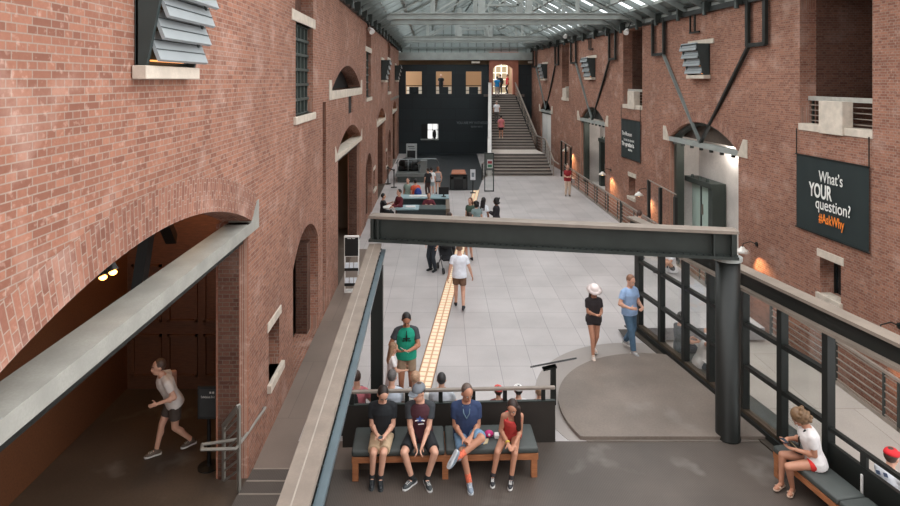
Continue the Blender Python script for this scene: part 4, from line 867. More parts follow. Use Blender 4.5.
def person(label, loc, yaw=0., ht=1.72, sex='m', pelvis=None, lean=0., roll=0., twist=0., ankles=None, kpole=None, fdir=None, hands=None, epole=None, hdir=(None, None), curl=.35, head=(0., 0.),
           skin='fair', hair='short', hairc=(52, 38, 30), top=(60, 60, 64), sleeve='short', slc=None, bottom='shorts', bc=(60, 62, 70), bl=.55, shoes=(40, 40, 44), sole=(210, 210, 206), socks=None, cap=None, hat=None, vox=.02, pn=None, girth=1., group=None, hem=.0, sandal=False, brimback=False):
    t = thing('person', label, 'person', loc, yaw, group); s = ht/1.72; fem = sex == 'f'
    near = vox < .012; bv = vox; pel = V(pelvis) if pelvis else V((0, 0, .90*s)); Z = V((0, 0, 1))
    u = V((math.sin(math.radians(roll)), math.sin(math.radians(lean)), math.cos(math.radians(lean)))).normalized(); tw = math.radians(twist)
    rx = V((math.cos(tw), math.sin(tw), 0)); rx = (rx-u*rx.dot(u)).normalized(); fy = u.cross(rx)
    N = pel+u*.49*s; sw = (.145 if fem else .164)*s; S = [N+rx*sw-u*.055*s, N-rx*sw-u*.055*s]     # right, left shoulder
    hip = [pel+V((.085*s, 0, -.015)), pel+V((-.085*s, 0, -.015))]
    ank = [V(a) for a in ankles] if ankles else [V((.10*s, 0, .08*s)), V((-.10*s, 0, .08*s))]
    kp = kpole or (0, 1, .25); kps = [kp, kp] if not isinstance(kp[0], (tuple, list, V)) else kp
    K = []; 
    for i in range(2): k, a = ik(hip[i], ank[i], .425*s, .41*s, kps[i]); K.append(k); ank[i] = a
    hnd = [V(h) for h in hands] if hands else [S[0]+V((.07, .05, -.50))*s, S[1]+V((-.07, .05, -.50))*s]
    eps = epole or ((.5, -1, -.3), (-.5, -1, -.3)); E = []
    for i in range(2): e, w_ = ik(S[i], hnd[i], .285*s, .255*s, eps[i]); E.append(e); hnd[i] = w_
    hy, hp = math.radians(head[0]), math.radians(head[1]); HR = M.Rotation(hy, 3, 'Z') @ M.Rotation(-hp, 3, 'X'); hs = 1.09*s**.6
    nk = N+u*.03*s; hc = nk+u*.075*s+fy*.015*s+(HR @ V((0, .012, .072)))*hs; hq = lambda x, y, z: hc+HR @ V((x, y, z))*hs
    g = girth
    prof = [(-.11, .10, .085), (-.06, .165, .118), (.02, .172*(1.03 if fem else 1), .122), (.14, (.128 if fem else .150)*g, .100*g), (.25, (.135 if fem else .157)*g, .108*g), (.36, (.150 if fem else .176), .120), (.43, .150, .100), (.48, .095, .075), (.53, .055, .056)]
    b = MB()
    b.loft([ering(pel+u*o*s, rx, fy, a*s, c*s) for o, a, c in prof])
    b.cap(N-u*.02*s, hq(0, -.012, -.06), .056*s, .052*hs); Rm = HR
    b.ell(hq(0, -.008, .018), (.074*hs, .093*hs, .098*hs), Rm, 18, 12); b.ell(hq(0, .024, -.052), (.056*hs, .064*hs, .064*hs), Rm, 14, 10)
    b.cap(hq(0, .078, .012), hq(0, .099, -.025), .010*hs, .014*hs, 8)
    for q in (-1, 1): b.ell(hq(q*.075, -.008, -.01), (.012*hs, .022*hs, .032*hs), Rm, 8, 6)
    for i, q in ((0, 1), (1, -1)):
        b.cap(S[i]-rx*q*.09*s+u*.03*s, S[i], .05*s, .054*s); b.cap(S[i], E[i], .053*s, .042*s); b.cap(E[i], hnd[i], .042*s, .027*s); b.ell(E[i].lerp(hnd[i], .28), (.041*s, .041*s, .06*s), None)
        hd = V(hdir[i]) if hdir[i] else (hnd[i]-E[i]); pnv = V(pn[i]) if pn else V((-q*.8, -.1, -.3)); hand(b, hnd[i], hd, pnv, s, curl, q)
        b.cap(hip[i], K[i], .088*s, .057*s, 16); b.cap(K[i], ank[i], .056*s, .037*s); kd = (ank[i]-K[i]).normalized(); cal = K[i].lerp(ank[i], .3)+(fy-kd*fy.dot(kd)).normalized()*-.014*s; b.ell(cal, (.05*s, .05*s, .10*s), M((kd.orthogonal().normalized(), kd.cross(kd.orthogonal().normalized()), kd)).transposed())
    fds = []
    for i in range(2):
        f = V(fdir[i]) if fdir else V((.12 if i == 0 else -.12, 1, 0)); f = f.normalized(); fds.append(f); x, y, z = frame3(V((0, 0, 0)), f)
        upv = (kd_ := (K[i]-ank[i]).normalized()); upv = (upv-f*upv.dot(f)).normalized() if not abs(f.z) < .2 else Z-f*f.z
        if sandal: b.cap(ank[i]-f*.03*s-upv*.035*s, ank[i]+f*.13*s-upv*.05*s, .034*s, .026*s); b.ell(ank[i]+f*.10*s-upv*.055*s, (.04*s, .08*s, .022*s), M((f.cross(upv), f, upv)).transposed())
        else: b.cap(ank[i], ank[i]+f*.06*s-upv*.04*s, .034*s, .03*s)
    skm = mat(SK[skin], .5, 0., .05, 14., 'skin_'+skin)
    b.build('body', skm, t, remesh=bv, relax=2 if near else 1)
    cv = max(.011, vox) if near else vox
    # shoes
    shm = mat(shoes, .5, 0., .08, 20.); slm = mat(sole, .6)
    for i in range(2):
        f = fds[i]; upv = (K[i]-ank[i]).normalized(); upv = (upv-f*upv.dot(f)).normalized() if not abs(f.z) < .2 else Z-f*f.z; sd = f.cross(upv); A = ank[i]; R = M((sd, f, upv)).transposed()
        out = [(.030, -.075), (.036, -.03), (.034, .03), (.042, .10), (.042, .14), (.030, .175), (0, .19), (-.030, .175), (-.042, .14), (-.042, .10), (-.034, .03), (-.036, -.03), (-.030, -.075), (0, -.088)]
        if sandal:
            mb = MB().loft([[A+(sd*a+f*c)*s*.98-upv*(h*s) for a, c in out] for h in (.08, .066)]); so_ = mb.build('sandal', shm, t); MB().bar(A+sd*.045*s+f*.08*s-upv*.05*s, A+f*.10*s-upv*.026*s, .03, .008).bar(A+f*.10*s-upv*.026*s, A-sd*.045*s+f*.08*s-upv*.05*s, .03, .008).build('strap', shm, so_); continue
        mb = MB().ell(A+f*.10*s-upv*.05*s, (.044*s, .088*s, .036*s), R, 14, 10).ell(A-f*.02*s-upv*.042*s, (.038*s, .066*s, .042*s), R, 14, 10).cap(A+f*.0*s-upv*.03*s, A+f*.07*s-upv*.04*s, .04*s, .038*s).cap(A-upv*.04*s, A+upv*.012*s, .041*s, .041*s)
        so_ = mb.build('shoe', shm, t, remesh=.010 if near else .02, relax=1)
        if near:
            MB().loft([[A+(sd*a+f*c)*s-upv*(h*s) for a, c in out] for h in (.084, .058)]).build('sole', slm, so_)
            lb = MB()
            for k in range(4): lb.bar(A+f*(.05+k*.022)*s+sd*.022*s-upv*(.006+k*.004)*s, A+f*(.05+k*.022)*s-sd*.022*s-upv*(.006+k*.004)*s, .009, .012)
            lb.build('lace', slm, so_)
        if socks: MB().cap(A-upv*.01*s, A+(K[i]-A).normalized()*(.12 if socks[0] > 200 else .055)*s, .043*s, .043*s).build('sock', mat(socks, .8, 0., .3, 40.), t, smooth=True)
    # trousers, shorts or skirt
    bm_ = mat(bc, .85, 0., .10, 16.); mb = MB(); o = .012
    mb.loft([ering(pel+u*a*s, rx, fy, (w_+o)*s, (c+o)*s) for a, w_, c in ((-.11, .12, .10), (-.06, .168, .122), (.02, .172, .122), (.05, .150, .108))])
    for i in range(2):
        if bottom == 'pants':
            cone(mb, hip[i], K[i], .103*s, .076*s); mb.ell(K[i], (.076*s,)*3); cone(mb, K[i], ank[i]+(K[i]-ank[i]).normalized()*.01, .075*s, .06*s)
        elif bottom == 'shorts':
            e = hip[i].lerp(K[i], min(1, bl/.55*.62 if bl < .55 else .62+(bl-.55)*1.0)); cone(mb, hip[i], e, .104*s, .092*s); mb.ell(hip[i], (.103*s,)*3)
    if bottom == 'skirt': mb.loft([ering(pel+u*.05*s, rx, fy, .17*s, .125*s), ering(pel-Z*.12*s, rx, fy, .20*s, .16*s), ering(pel-Z*.36*s, rx, fy, .23*s, .19*s)])
    mb.build({'pants': 'trousers', 'shorts': 'shorts', 'skirt': 'skirt'}[bottom], bm_, t, remesh=cv, relax=2)
    # shirt
    tm = mat(top, .85, 0., .10, 12.); mb = MB(); o = .024
    pr = [(-.085+hem, .172, .126)]+[p for p in prof[2:]]; pr = pr if sleeve != 'none' else pr[:-2]+[(.455, .10, .082)]
    mb.loft([ering(pel+u*a*s+(fy*.006*s), rx, fy, (w_+o)*s, (c+o)*s) for a, w_, c in pr[:-1]]+([ering(pel+u*.502*s, rx, fy, .066*s, .064*s)] if sleeve != 'none' else []))
    if sleeve == 'none':
        for q in (-1, 1): mb.cap(N+rx*q*.085*s-u*.05*s+fy*.06*s, N+rx*q*.085*s-u*.01*s, .02*s, .02*s); mb.cap(N+rx*q*.085*s-u*.01*s, N+rx*q*.085*s-u*.06*s-fy*.07*s, .02*s, .02*s)
    sm = MB() if slc else mb
    for i, q in ((0, 1), (1, -1)):
        if sleeve == 'none': continue
        sm.cap(S[i]-rx*q*.09*s+u*.026*s, S[i]-u*.006*s, .060*s, .065*s)
        if sleeve == 'short': cone(sm, S[i], S[i].lerp(E[i], .62), .068*s, .066*s)
        else: cone(sm, S[i], E[i], .067*s, .055*s); sm.ell(E[i], (.055*s,)*3); cone(sm, E[i], E[i].lerp(hnd[i], .93), .055*s, .040*s)
    sh = mb.build('shirt', tm, t, remesh=cv, relax=2)
    if slc and sleeve != 'none': sm.build('sleeves', mat(slc, .85, 0., .1, 12.), sh, remesh=cv, relax=2)
    # hair
    hm = mat(hairc, .55, 0., .25, 30.)
    if hair:
        mb = MB(); k = {'short': 1., 'crop': .965, 'long': 1.02, 'back': 1.02, 'curly': 1.12, 'pony': 1., 'side': 1.02}[hair]
        mb.ell(hq(0, -.024, .028), (.081*hs*k, .094*hs*k, .100*hs*k), Rm, 20, 12)
        if hair in ('long', 'back', 'curly', 'side', 'pony'): mb.ell(hq(0, -.035, -.03), (.078*hs*k, .07*hs*k, .095*hs*k), Rm, 16, 10)
        if hair in ('long', 'back'):
            for q in (-.05, 0, .05): mb.cap(hq(q, -.06, -.03), N+rx*q*1.5*s-u*.16*s-fy*.115*s, .042*hs, .03*s)
        if hair == 'side':
            for q, l in ((-.075, .26), (-.06, .30), (-.085, .2), (-.03, .22)): p1 = N+rx*(q-.02)*s+fy*.10*s-u*.02*s; mb.cap(hq(q, -.02, .0), p1, .036*hs, .034*s); mb.cap(p1, p1-u*l*s+rx*-.03*s+fy*.03*s, .034*s, .016*s)
        if hair == 'pony': mb.cap(hq(0, -.10, .03), hq(0, -.13, -.12), .03*hs, .018*hs)
        if hair == 'curly':
            for k in range(26): a = 2*PI*random.random(); z_ = random.uniform(-.09, .11); r_ = .088; mb.ell(hq(r_*math.cos(a), -.03+r_*math.sin(a)*.95-(.02), z_), (.028*hs,)*3)
        mb.build('hair', hm, t, remesh=.010 if near else max(.018, vox*.9), relax=1)
    if cap:
        cm = mat(cap, .8, 0., .1, 12.); c_ = MB(); rr = []
        for j in range(7): a = j/6*PI/2*.98; rr.append([hq(.089*math.cos(a)*math.cos(2*PI*i/20), -.014+.108*math.cos(a)*math.sin(2*PI*i/20), .038+.088*math.sin(a)) for i in range(20)])
        co_ = c_.loft(rr).build('cap', cm, t, smooth=True); y = -1 if brimback else 1
        MB().loft([[hq(x_, (-.014+.085*y) + y*w_, .045+dz-abs(x_)*.15) for x_, w_ in ((-.075, 0), (-.07, .05), (-.045, .085), (0, .098), (.045, .085), (.07, .05), (.075, 0), (0, .02))] for dz in (0, .008)]).build('brim', cm, co_)
    if hat:
        hm2 = mat(hat, .8, 0., .06, 12.); rr = [[hq(r*math.cos(2*PI*i/24), -.01+r*1.1*math.sin(2*PI*i/24), z_) for i in range(24)] for r, z_ in ((.165, .035), (.10, .055), (.096, .06), (.09, .12), (.05, .145), (.01, .15))]
        MB().loft(rr).build('sun_hat', hm2, t, smooth=True)
    if near:
        for q in (-1, 1):
            e = MB().ell(hq(q*.031, .079, .006), (.0115*hs, .008*hs, .0055*hs), Rm, 10, 8).build('eye', mat((190, 180, 172), .3), t, smooth=True); MB().ell(hq(q*.031, .086, .005), (.006*hs, .003*hs, .006*hs), Rm, 8, 6).build('iris', mat((46, 34, 28), .2), e)
            MB().cap(hq(q*.016, .091, .026), hq(q*.046, .080, .027), .005*hs, .004*hs, 6).build('eyebrow', hm if hair else mat((70, 56, 46), .6), t)
        MB().ell(hq(0, .083, -.062), (.024*hs, .009*hs, .008*hs), Rm, 10, 6).build('mouth', mat(tuple(v*c for v, c in zip(SK[skin], (.82, .62, .62))), .4), t, smooth=True)
    t['_n'] = 0; del t['_n']
    return t, dict(N=N, u=u, rx=rx, fy=fy, hq=hq, hnd=hnd, pel=pel, s=s)
def loc_of(root):    # world -> local of a person not yet evaluated
    c, sn = math.cos(root[1]), math.sin(root[1]); ox, oy = root[0]
    def f(p): x, y = p[0]-ox, p[1]-oy; return (x*c+y*sn, -x*sn+y*c, p[2])
    def g(p): return V((ox+p[0]*c-p[1]*sn, oy+p[0]*sn+p[1]*c, p[2]))
    def d(p): return (p[0]*c+p[1]*sn, -p[0]*sn+p[1]*c, p[2])
    return f, g, d
NEAR = .0085
# --- the four on the bench
def sitter(label, X, ank, fd, hands, y0=9.60, z0=.575, pole=None, seatyaw=PI, hd=(None, None), **k):
    ank = [V(a)+V((0, -.07, 0)) for a in ank]; hands = [V(a)+V((0, -.14, 0)) for a in hands]
    r = ((X, y0), seatyaw); f, g, d = loc_of(r)
    return person(label, (X, y0, 0), seatyaw, pelvis=(0, 0, z0), ankles=[f(a) for a in ank], fdir=[d(a) for a in fd], hands=[f(a) for a in hands], kpole=[d(a) for a in pole] if pole else (0, 1, .6), hdir=[d(a) if a else None for a in hd], vox=NEAR, **k)+((f, g, d),)
p, q, (f, g, d) = sitter('young person on the bench in black t-shirt and khaki shorts, looking down at a phone', -.93, [(-1.06, 9.30, .085), (-.93, 9.28, .085)], [(.05, -1, 0), (.12, -1, 0)], [(-.985, 9.42, .70), (-.87, 9.42, .70)],
    ht=1.74, lean=5, head=(16, 34), skin='fair', hair='short', hairc=(38, 30, 26), top=(24, 28, 32), bc=(186, 162, 132), bl=.82, shoes=(30, 36, 40), sole=(60, 66, 68), hd=((.45, -.75, -.1), (-.45, -.75, -.1)), pn=[(0, .3, 1), (0, .3, 1)], socks=(40, 42, 46))
w = thing('mobile_phone', 'black phone held by the person in black t-shirt and khaki shorts', 'phone', (-.93, 9.195, .725)); MB().bar(V((0, -.05, .0)), V((0, .06, -.02)), .07, .01).build('phone_body', BLACK, w, bevel=.003); MB().bar(V((0, -.045, .006)), V((0, .055, -.014)), .06, .002).build('screen', mat((90, 98, 104), .2), w)
p, q, (f, g, d) = sitter('man on the bench in maroon t-shirt with dark sleeves and grey cap, hands clasped', -.33, [(-.44, 9.27, .085), (-.22, 9.27, .085)], [(-.75, -.8, 0), (.35, -1, 0)], [(-.40, 9.36, .60), (-.28, 9.36, .60)],
    ht=1.83, lean=8, head=(-42, 16), skin='fair', hair='short', hairc=(70, 52, 40), top=(72, 36, 44), slc=(52, 56, 60), bc=(26, 28, 32), bl=.78, shoes=(52, 58, 60), sole=(206, 208, 206), cap=(112, 118, 124), pole=[(-.55, -1, .6), (.55, -1, .6)], hd=((.35, -.5, -.75), (-.35, -.5, -.75)), pn=[(1, .3, 0), (-1, .3, 0)], curl=.5, socks=(30, 32, 34))
c0 = q['N']-q['u']*.20+q['fy']*.168; E_ = lambda x, z: c0+q['rx']*x+q['u']*z
bb_ = MB(); 
for k in range(5): a = PI/2+2*PI*k/5; bb_.pts([E_(.032*math.cos(a-.6), .02+.032*math.sin(a-.6)), E_(.065*math.cos(a), .02+.065*math.sin(a)), E_(.032*math.cos(a+.6), .02+.032*math.sin(a+.6)), E_(0, .02)], [(0, 1, 2, 3)])
bb_.build('blue_shirt_emblem', mat((70, 96, 160), .7), p, fix=False); MB().bar(E_(-.075, -.005), E_(-.02, .01), .03, .006).bar(E_(.02, .01), E_(.075, -.005), .03, .006).bar(E_(-.06, -.055), E_(.03, -.065), .02, .006).build('white_shirt_emblem', WHITEP, p)
p, q, (f, g, d) = sitter('older man on the bench in navy shirt and denim shorts, legs crossed', .40, [(.43, 9.22, .085), (.26, 9.13, .50)], [(.12, -1, 0), (-.5, -.2, -.85)], [(.34, 9.40, .68), (.47, 9.40, .70)],
    ht=1.84, lean=9, girth=1.14, head=(20, 20), skin='tan', hair='crop', hairc=(96, 82, 74), top=(44, 60, 94), bc=(112, 144, 172), bl=.8, shoes=(128, 142, 156), sole=(196, 202, 206), socks=(222, 112, 82), pole=[(-.1, -1, .6), (1.3, -.4, .9)], hd=((.5, -.6, -.3), (-.5, -.6, -.2)), pn=[(0, .3, 1), (0, .3, 1)])
lm = MB(); ps = [q['N']+q['rx']*.055+q['fy']*.075+q['u']*.0, q['N']+q['rx']*.045-q['u']*.08+q['fy']*.155, q['N']-q['u']*.15+q['fy']*.178, q['N']-q['rx']*.045-q['u']*.08+q['fy']*.155, q['N']-q['rx']*.055+q['fy']*.075]; lm.path(ps, .008, 6).build('lanyard', mat((92, 116, 130), .6), p)
p, q, (f, g, d) = sitter('young woman on the bench in red tank top with long dark hair', 1.12, [(.80, 9.33, .085), (1.075, 9.27, .085)], [(-.12, -1, 0), (-.25, -1, 0)], [(1.03, 9.40, .60), (1.14, 9.38, .60)],
    ht=1.56, sex='f', lean=27, head=(-18, 22), skin='tan', hair='side', hairc=(46, 32, 26), top=(196, 66, 62), sleeve='none', bc=(60, 50, 56), bl=.2, shoes=(42, 44, 48), sole=(226, 226, 222), pole=[(-.35, -1, .6), (-.05, -1, .6)], hd=((.3, -.7, -.5), (-.5, -.5, -.5)), pn=[(0, .5, 1), (0, .5, 1)], socks=(50, 46, 48))
MB().tube(q['hnd'][0]-V((.0, .0, .0)), q['hnd'][0]+V((0, -.02, .012)), .034, .034, 12).build('wristband', mat((206, 176, 60), .5), p)
t = thing('pink_purse', 'small magenta purse on the cushion beside the young woman in red', 'purse', (.77, 9.62, .475)); MB().ell((0, 0, .055), (.075, .05, .055)).build('purse_body', mat((196, 48, 116), .6), t, smooth=True); MB().ell((0, -.045, .06), (.02, .012, .02)).build('clasp', WHITEP, t, smooth=True)
tag(MB().box(.855, .93, 9.56, 9.66, .475, .535).build('tissue_pack', WHITEP, bevel=.01), 'small white pack beside the magenta purse', 'pack')
tag(MB().hexa([(.66, 9.42, .477), (.73, 9.44, .477), (.76, 9.56, .477), (.69, 9.56, .477), (.66, 9.42, .487), (.73, 9.44, .487), (.76, 9.56, .487), (.69, 9.56, .487)]).build('map_card', mat((206, 186, 146), .6)), 'folded tan map lying on the bench beside the man in navy shirt', 'map')
# --- woman on the side bench
X, Y = 5.56, 8.90; ya = math.atan2(.97, .25); ya = PI/2-.18; f, g, d = loc_of(((X, Y), ya))
p, q = person('woman in white t-shirt and red shorts sitting on the side bench', (X, Y, 0), ya, ht=1.68, sex='f', pelvis=(0, 0, .575), lean=15, head=(6, 48), skin='tan', hair='curly', hairc=(112, 86, 60), top=(226, 222, 220), bc=(206, 48, 44), bl=.28,
    ankles=[f((5.16, 9.10, .11)), f((5.27, 9.0, .10))], kpole=[d((-1, .35, .7)), d((-1, -.1, .7))], fdir=[d((-.85, -.5, 0)), d((-.7, -.7, 0))], hands=[f((5.25, 9.10, .76)), f((5.27, 8.93, .70))], hdir=(d((-.6, -.4, -.1)), d((-.6, .5, .0))), pn=[(0, -.2, 1), (0, -.2, 1)], shoes=(196, 170, 150), sandal=True, vox=NEAR)
MB().path([q['N']-q['rx']*.09+q['fy']*.05+q['u']*.02, q['N']+q['fy']*.15-q['u']*.14, q['N']+q['rx']*.12+q['fy']*.15-q['u']*.36], .012, 6).build('bag_strap', BLACK, p)
w = thing('shoulder_bag', 'small black bag on the lap of the woman in red shorts', 'bag', (5.33, 9.0, .675)); MB().ell((0, 0, 0), (.06, .15, .05)).build('bag_body', BLACK, w, smooth=True); MB().bar(V((-.03, -.1, .04)), V((-.03, .1, .04)), .012, .012).build('zip', mat((150, 140, 110), .4, .5), w)
w = thing('mobile_phone', 'dark phone in the hands of the woman in red shorts', 'phone', (5.17, 9.04, .765)); MB().box(-.04, .04, -.07, .07, -.005, .005).build('phone_body', mat((60, 32, 34), .4), w, bevel=.003); MB().box(-.034, .034, -.06, .06, .005, .007).build('screen', mat((60, 70, 78), .2), w)
# --- standing near people
p, q = person('man in green t-shirt with grey sleeves standing behind the bench, reading a paper', (-.67, 11.6, 0), PI+.08, ht=1.77, skin='olive', hair='short', hairc=(30, 26, 24), top=(22, 146, 118), slc=(58, 62, 66), bc=(142, 120, 98), bl=.62, shoes=(70, 60, 54), hands=[(.15, .26, 1.08), (-.05, .30, 1.10)], hdir=((-.7, .5, .1), (.6, .4, .1)), pn=[(0, -.2, 1), (0, -.2, 1)], head=(0, 36), girth=1.06, vox=NEAR, epole=((.9, -.6, -.5), (-.9, -.6, -.5)))
c0 = q['N']-q['u']*.16+q['fy']*.164; E_ = lambda x, z: c0+q['rx']*x+q['u']*z; MB().bar(E_(-.07, 0), E_(.07, 0), .035, .012).bar(E_(0, -.055), E_(0, .06), .03, .012, (0, 1, 0)).bar(E_(-.08, -.045), E_(-.035, -.045), .025, .012).bar(E_(.035, -.045), E_(.08, -.045), .025, .012).bar(E_(0, .06), E_(0, .15), .014, .012, (0, 1, 0)).build('shirt_emblem', BLACK, p)
tag(MB().bar(V((-.64, 11.31, 1.08)), V((-.73, 11.25, 1.16)), .14, .004).build('paper_leaflet', WHITEP), 'white paper in the hands of the man in green t-shirt', 'leaflet')
p, q = person('man in white t-shirt and brown shorts walking away along the glowing floor strip', (.50, 16.3, 0), -.05, ht=1.78, skin='fair', hair='crop', hairc=(110, 84, 66), top=(226, 230, 238), bc=(112, 84, 66), bl=.58, shoes=(44, 44, 48), ankles=[(.11, -.22, .12), (-.1, .2, .08)], hands=[(.34, .10, .86), (-.30, -.02, .84)], vox=.012)
p, q = person('woman in white sun hat, black top and black shorts walking onto the round ramp', (3.42, 13.45, .03), PI+.05, ht=1.60, sex='f', skin='tan', hair='back', hairc=(70, 44, 32), hat=(236, 222, 218), top=(46, 40, 42), bc=(48, 46, 50), bl=.3, shoes=(206, 186, 172), ankles=[(.07, .20, .08), (-.06, -.18, .10)], hands=[(.03, .24, 1.0), (-.08, .22, .98)], hdir=((-.8, .4, .1), (.8, .4, 0)), pn=[(0, .3, 1), (0, .3, 1)], head=(0, 22), vox=.0115)
p, q = person('man in pale blue shirt and jeans walking beside the glass screen', (4.30, 13.7, .03), PI+.45, ht=1.76, skin='fair', hair='short', hairc=(130, 92, 70), top=(150, 178, 214), bottom='pants', bc=(76, 104, 128), shoes=(150, 150, 150), ankles=[(.08, .22, .08), (-.09, -.22, .13)], hands=[(.22, .26, 1.08), (-.12, .30, 1.05)], hdir=((-.7, .5, 0), (.7, .4, 0)), head=(0, 18), vox=.0115)
p, q = person('person in pale grey shirt striding through the dim near arch', (-4.45, 10.0, 0), PI-.9, ht=1.68, skin='fair', hair='short', hairc=(80, 60, 48), top=(214, 206, 200), sleeve='short', bottom='shorts', bc=(74, 64, 58), bl=.6, lean=22, shoes=(90, 76, 64), ankles=[(.08, .26, .08), (-.08, -.26, .15)], hands=[(.30, -.10, .95), (-.22, .30, 1.0)], vox=.0118)
# --- heads behind the bench
def floor_sitter(label, x, y, z_head, dpt, yaw=0., **k):
    pz = z_head-.77; P = at(x, y, dpt); return person(label, (P.x, dpt, 0), yaw, pelvis=(0, 0, max(.13, pz)), ankles=[(.10, .44, .09), (-.10, .44, .09)], kpole=(0, .2, 1), vox=k.pop('vox', .015), **k)
LAPH = [(.14, .30, .40), (-.14, .30, .40)]
def lap(k): k.setdefault('hands', LAPH); return k
floor_sitter('woman in pink top with brown hair sitting behind the bench back, beside the square post', 357, 383, .82, 10.9, .2, ht=1.66, sex='f', hair='short', hairc=(62, 44, 34), top=(220, 130, 138), head=(20, 25), bottom='pants', **lap({}))
t = thing('backpack', 'black backpack behind the bench back, beside the woman in pink', 'backpack', (-1.62, 10.55, 0)); MB().ell((0, 0, .52), (.17, .12, .26)).build('bag_body', BLACK, t, smooth=True); MB().ell((0, .1, .44), (.12, .06, .14)).build('front_pocket', BLACK, t, smooth=True); MB().path([V((.08, -.1, .7)), V((.1, -.14, .5)), V((.08, -.1, .35))], .018, 6).build('strap', BLACK, t); MB().box(-.16, .16, -.1, .1, 0, .3).build('bag_base', BLACK, t)
floor_sitter('grey-haired person in pale shirt with dark backpack, sitting behind the youth with the phone', 391.5, 376, .92, 10.85, 0, ht=1.70, hair='short', hairc=(96, 92, 90), top=(196, 204, 214), head=(-10, 20), bottom='pants', **lap({}))
floor_sitter('fair-haired person in white shirt sitting just behind the grey cap', 415, 379, .88, 10.85, 0, ht=1.70, hair='crop', hairc=(176, 140, 112), top=(232, 230, 226), head=(-30, 10), bottom='pants', **lap({}))
floor_sitter('dark-haired person in grey shirt sitting behind the bench back, near the glowing strip', 441.5, 385, .82, 10.85, 0, ht=1.62, hair='short', hairc=(44, 42, 42), top=(186, 190, 196), head=(0, 12), bottom='pants', **lap({}))
floor_sitter('child in red cap sitting behind the bench rail, between navy shirt and red tank top', 498.5, 400, .60, 10.75, 0, ht=1.22, hair='short', hairc=(60, 44, 36), cap=(214, 84, 78), top=(120, 60, 60), bottom='pants', hands=[(.1, .2, .3), (-.1, .2, .3)])
floor_sitter('child in white cap sitting behind the bench rail, above the young woman in red', 518.5, 398, .62, 10.75, 0, ht=1.25, hair='short', hairc=(40, 36, 34), cap=(232, 230, 228), top=(206, 206, 206), bottom='pants', hands=[(.1, .2, .3), (-.1, .2, .3)])
floor_sitter('brown-haired child sitting low behind the last bracket of the bench rail', 539.5, 402, .56, 10.75, 0, ht=1.2, hair='short', hairc=(136, 108, 84), top=(150, 130, 112), bottom='pants', hands=[(.1, .2, .3), (-.1, .2, .3)])
person('small child in white clothes standing beside the square post, facing the green t-shirt', (-.93, 11.35, 0), -PI/2+.3, ht=1.22, sex='f', hair='back', hairc=(150, 118, 90), top=(236, 232, 230), bc=(222, 214, 214), bottom='skirt', hands=[(.10, .22, .72), (-.08, .24, .74)], vox=.014, head=(0, 15))
# --- group beyond the cross beam
person('person in dark trousers standing under the cross beam beside the stroller', (-.26, 19.5, 0), 2.4, ht=1.76, top=(60, 66, 74), bottom='pants', bc=(34, 42, 50), shoes=(24, 26, 28), hair='short')
person('person in black leggings standing behind the stroller', (.28, 20.5, 0), -1.0, ht=1.70, top=(70, 72, 76), bottom='pants', bc=(26, 28, 32), shoes=(40, 42, 44), hair='pony', sex='f', hands=[(.16, .36, .98), (-.16, .36, .98)])
person('person in bright red top and black trousers beyond the man in white t-shirt', (.98, 20.6, 0), .4, ht=1.68, top=(190, 34, 46), bottom='skirt', bc=(196, 36, 46), shoes=(30, 30, 34), hair='short', sex='f')
t = thing('stroller', 'black folding stroller on the hall floor beside the glowing strip', 'stroller', (.2, 19.5, 0), .3)
for x in (-.22, .22):
    for y in (-.3, .32): MB().tube(V((x-.02, y, .1)), V((x+.02, y, .1)), .1, .1, 16).build('wheel', BLACK, t)
    MB().path([V((x, -.3, .1)), V((x, .1, .5)), V((x, .55, 1.0))], .016).path([V((x, .32, .1)), V((x, -.1, .55))], .016).build('frame_tube', mat((90, 92, 94), .3, .6), t)
MB().tube(V((-.22, .55, 1.0)), V((.22, .55, 1.0)), .02).build('handlebar', BLACK, t); MB().box(-.19, .19, -.2, .18, .38, .44).bar(V((0, .16, .42)), V((0, .34, .85)), .38, .05).build('seat', mat((30, 32, 36), .8), t); MB().ell((0, .1, .85), (.21, .26, .16)).build('canopy', mat((28, 30, 34), .8), t, smooth=True)
# --- middle of the hall, above the cross beam
B = lambda x, y: gp(x, y)
person('person with long brown hair in green top, first of three by the lit strip', B(470.5, 240), 2.6, ht=1.66, sex='f', hair='back', hairc=(104, 66, 46), top=(70, 92, 80), bottom='pants', bc=(60, 64, 70))
person('person with black hair bent over, between the green top and the white shirt', B(477, 243), .2, ht=1.60, sex='f', hair='curly', hairc=(20, 18, 18), top=(120, 140, 140), bottom='pants', bc=(50, 54, 60), lean=12)
person('person in white shirt with dark hair, third of the group by the lit strip', B(483.5, 241), -.5, ht=1.70, sex='f', hair='long', hairc=(26, 22, 22), top=(222, 226, 230), bottom='pants', bc=(206, 210, 214), skin='dark')
person('woman all in black with dark curly hair, standing alone beside the group of three', B(496.5, 241), 1.2, ht=1.68, sex='f', hair='curly', hairc=(24, 20, 20), top=(34, 32, 38), sleeve='long', bottom='pants', bc=(34, 34, 40), skin='dark', hands=[(.05, .30, 1.1), (-.05, .3, 1.1)])
person('woman in red shirt and khaki trousers walking along the open edge railing', B(567.5, 196), PI, ht=1.70, sex='f', hair='crop', hairc=(110, 70, 56), top=(142, 34, 42), bottom='pants', bc=(206, 184, 164), shoes=(110, 90, 80), hands=[(.06, .26, 1.05), (-.06, .26, 1.05)], hdir=((-1, .2, 0), (1, .2, 0)))
person('person in maroon jacket standing at the near corner of the information desk', B(399.5, 231), PI/2+.6, ht=1.74, top=(96, 30, 40), sleeve='long', bottom='pants', bc=(90, 80, 74), hair='short', hairc=(30, 26, 24), hands=[(.1, .35, 1.0), (-.1, .35, 1.05)])
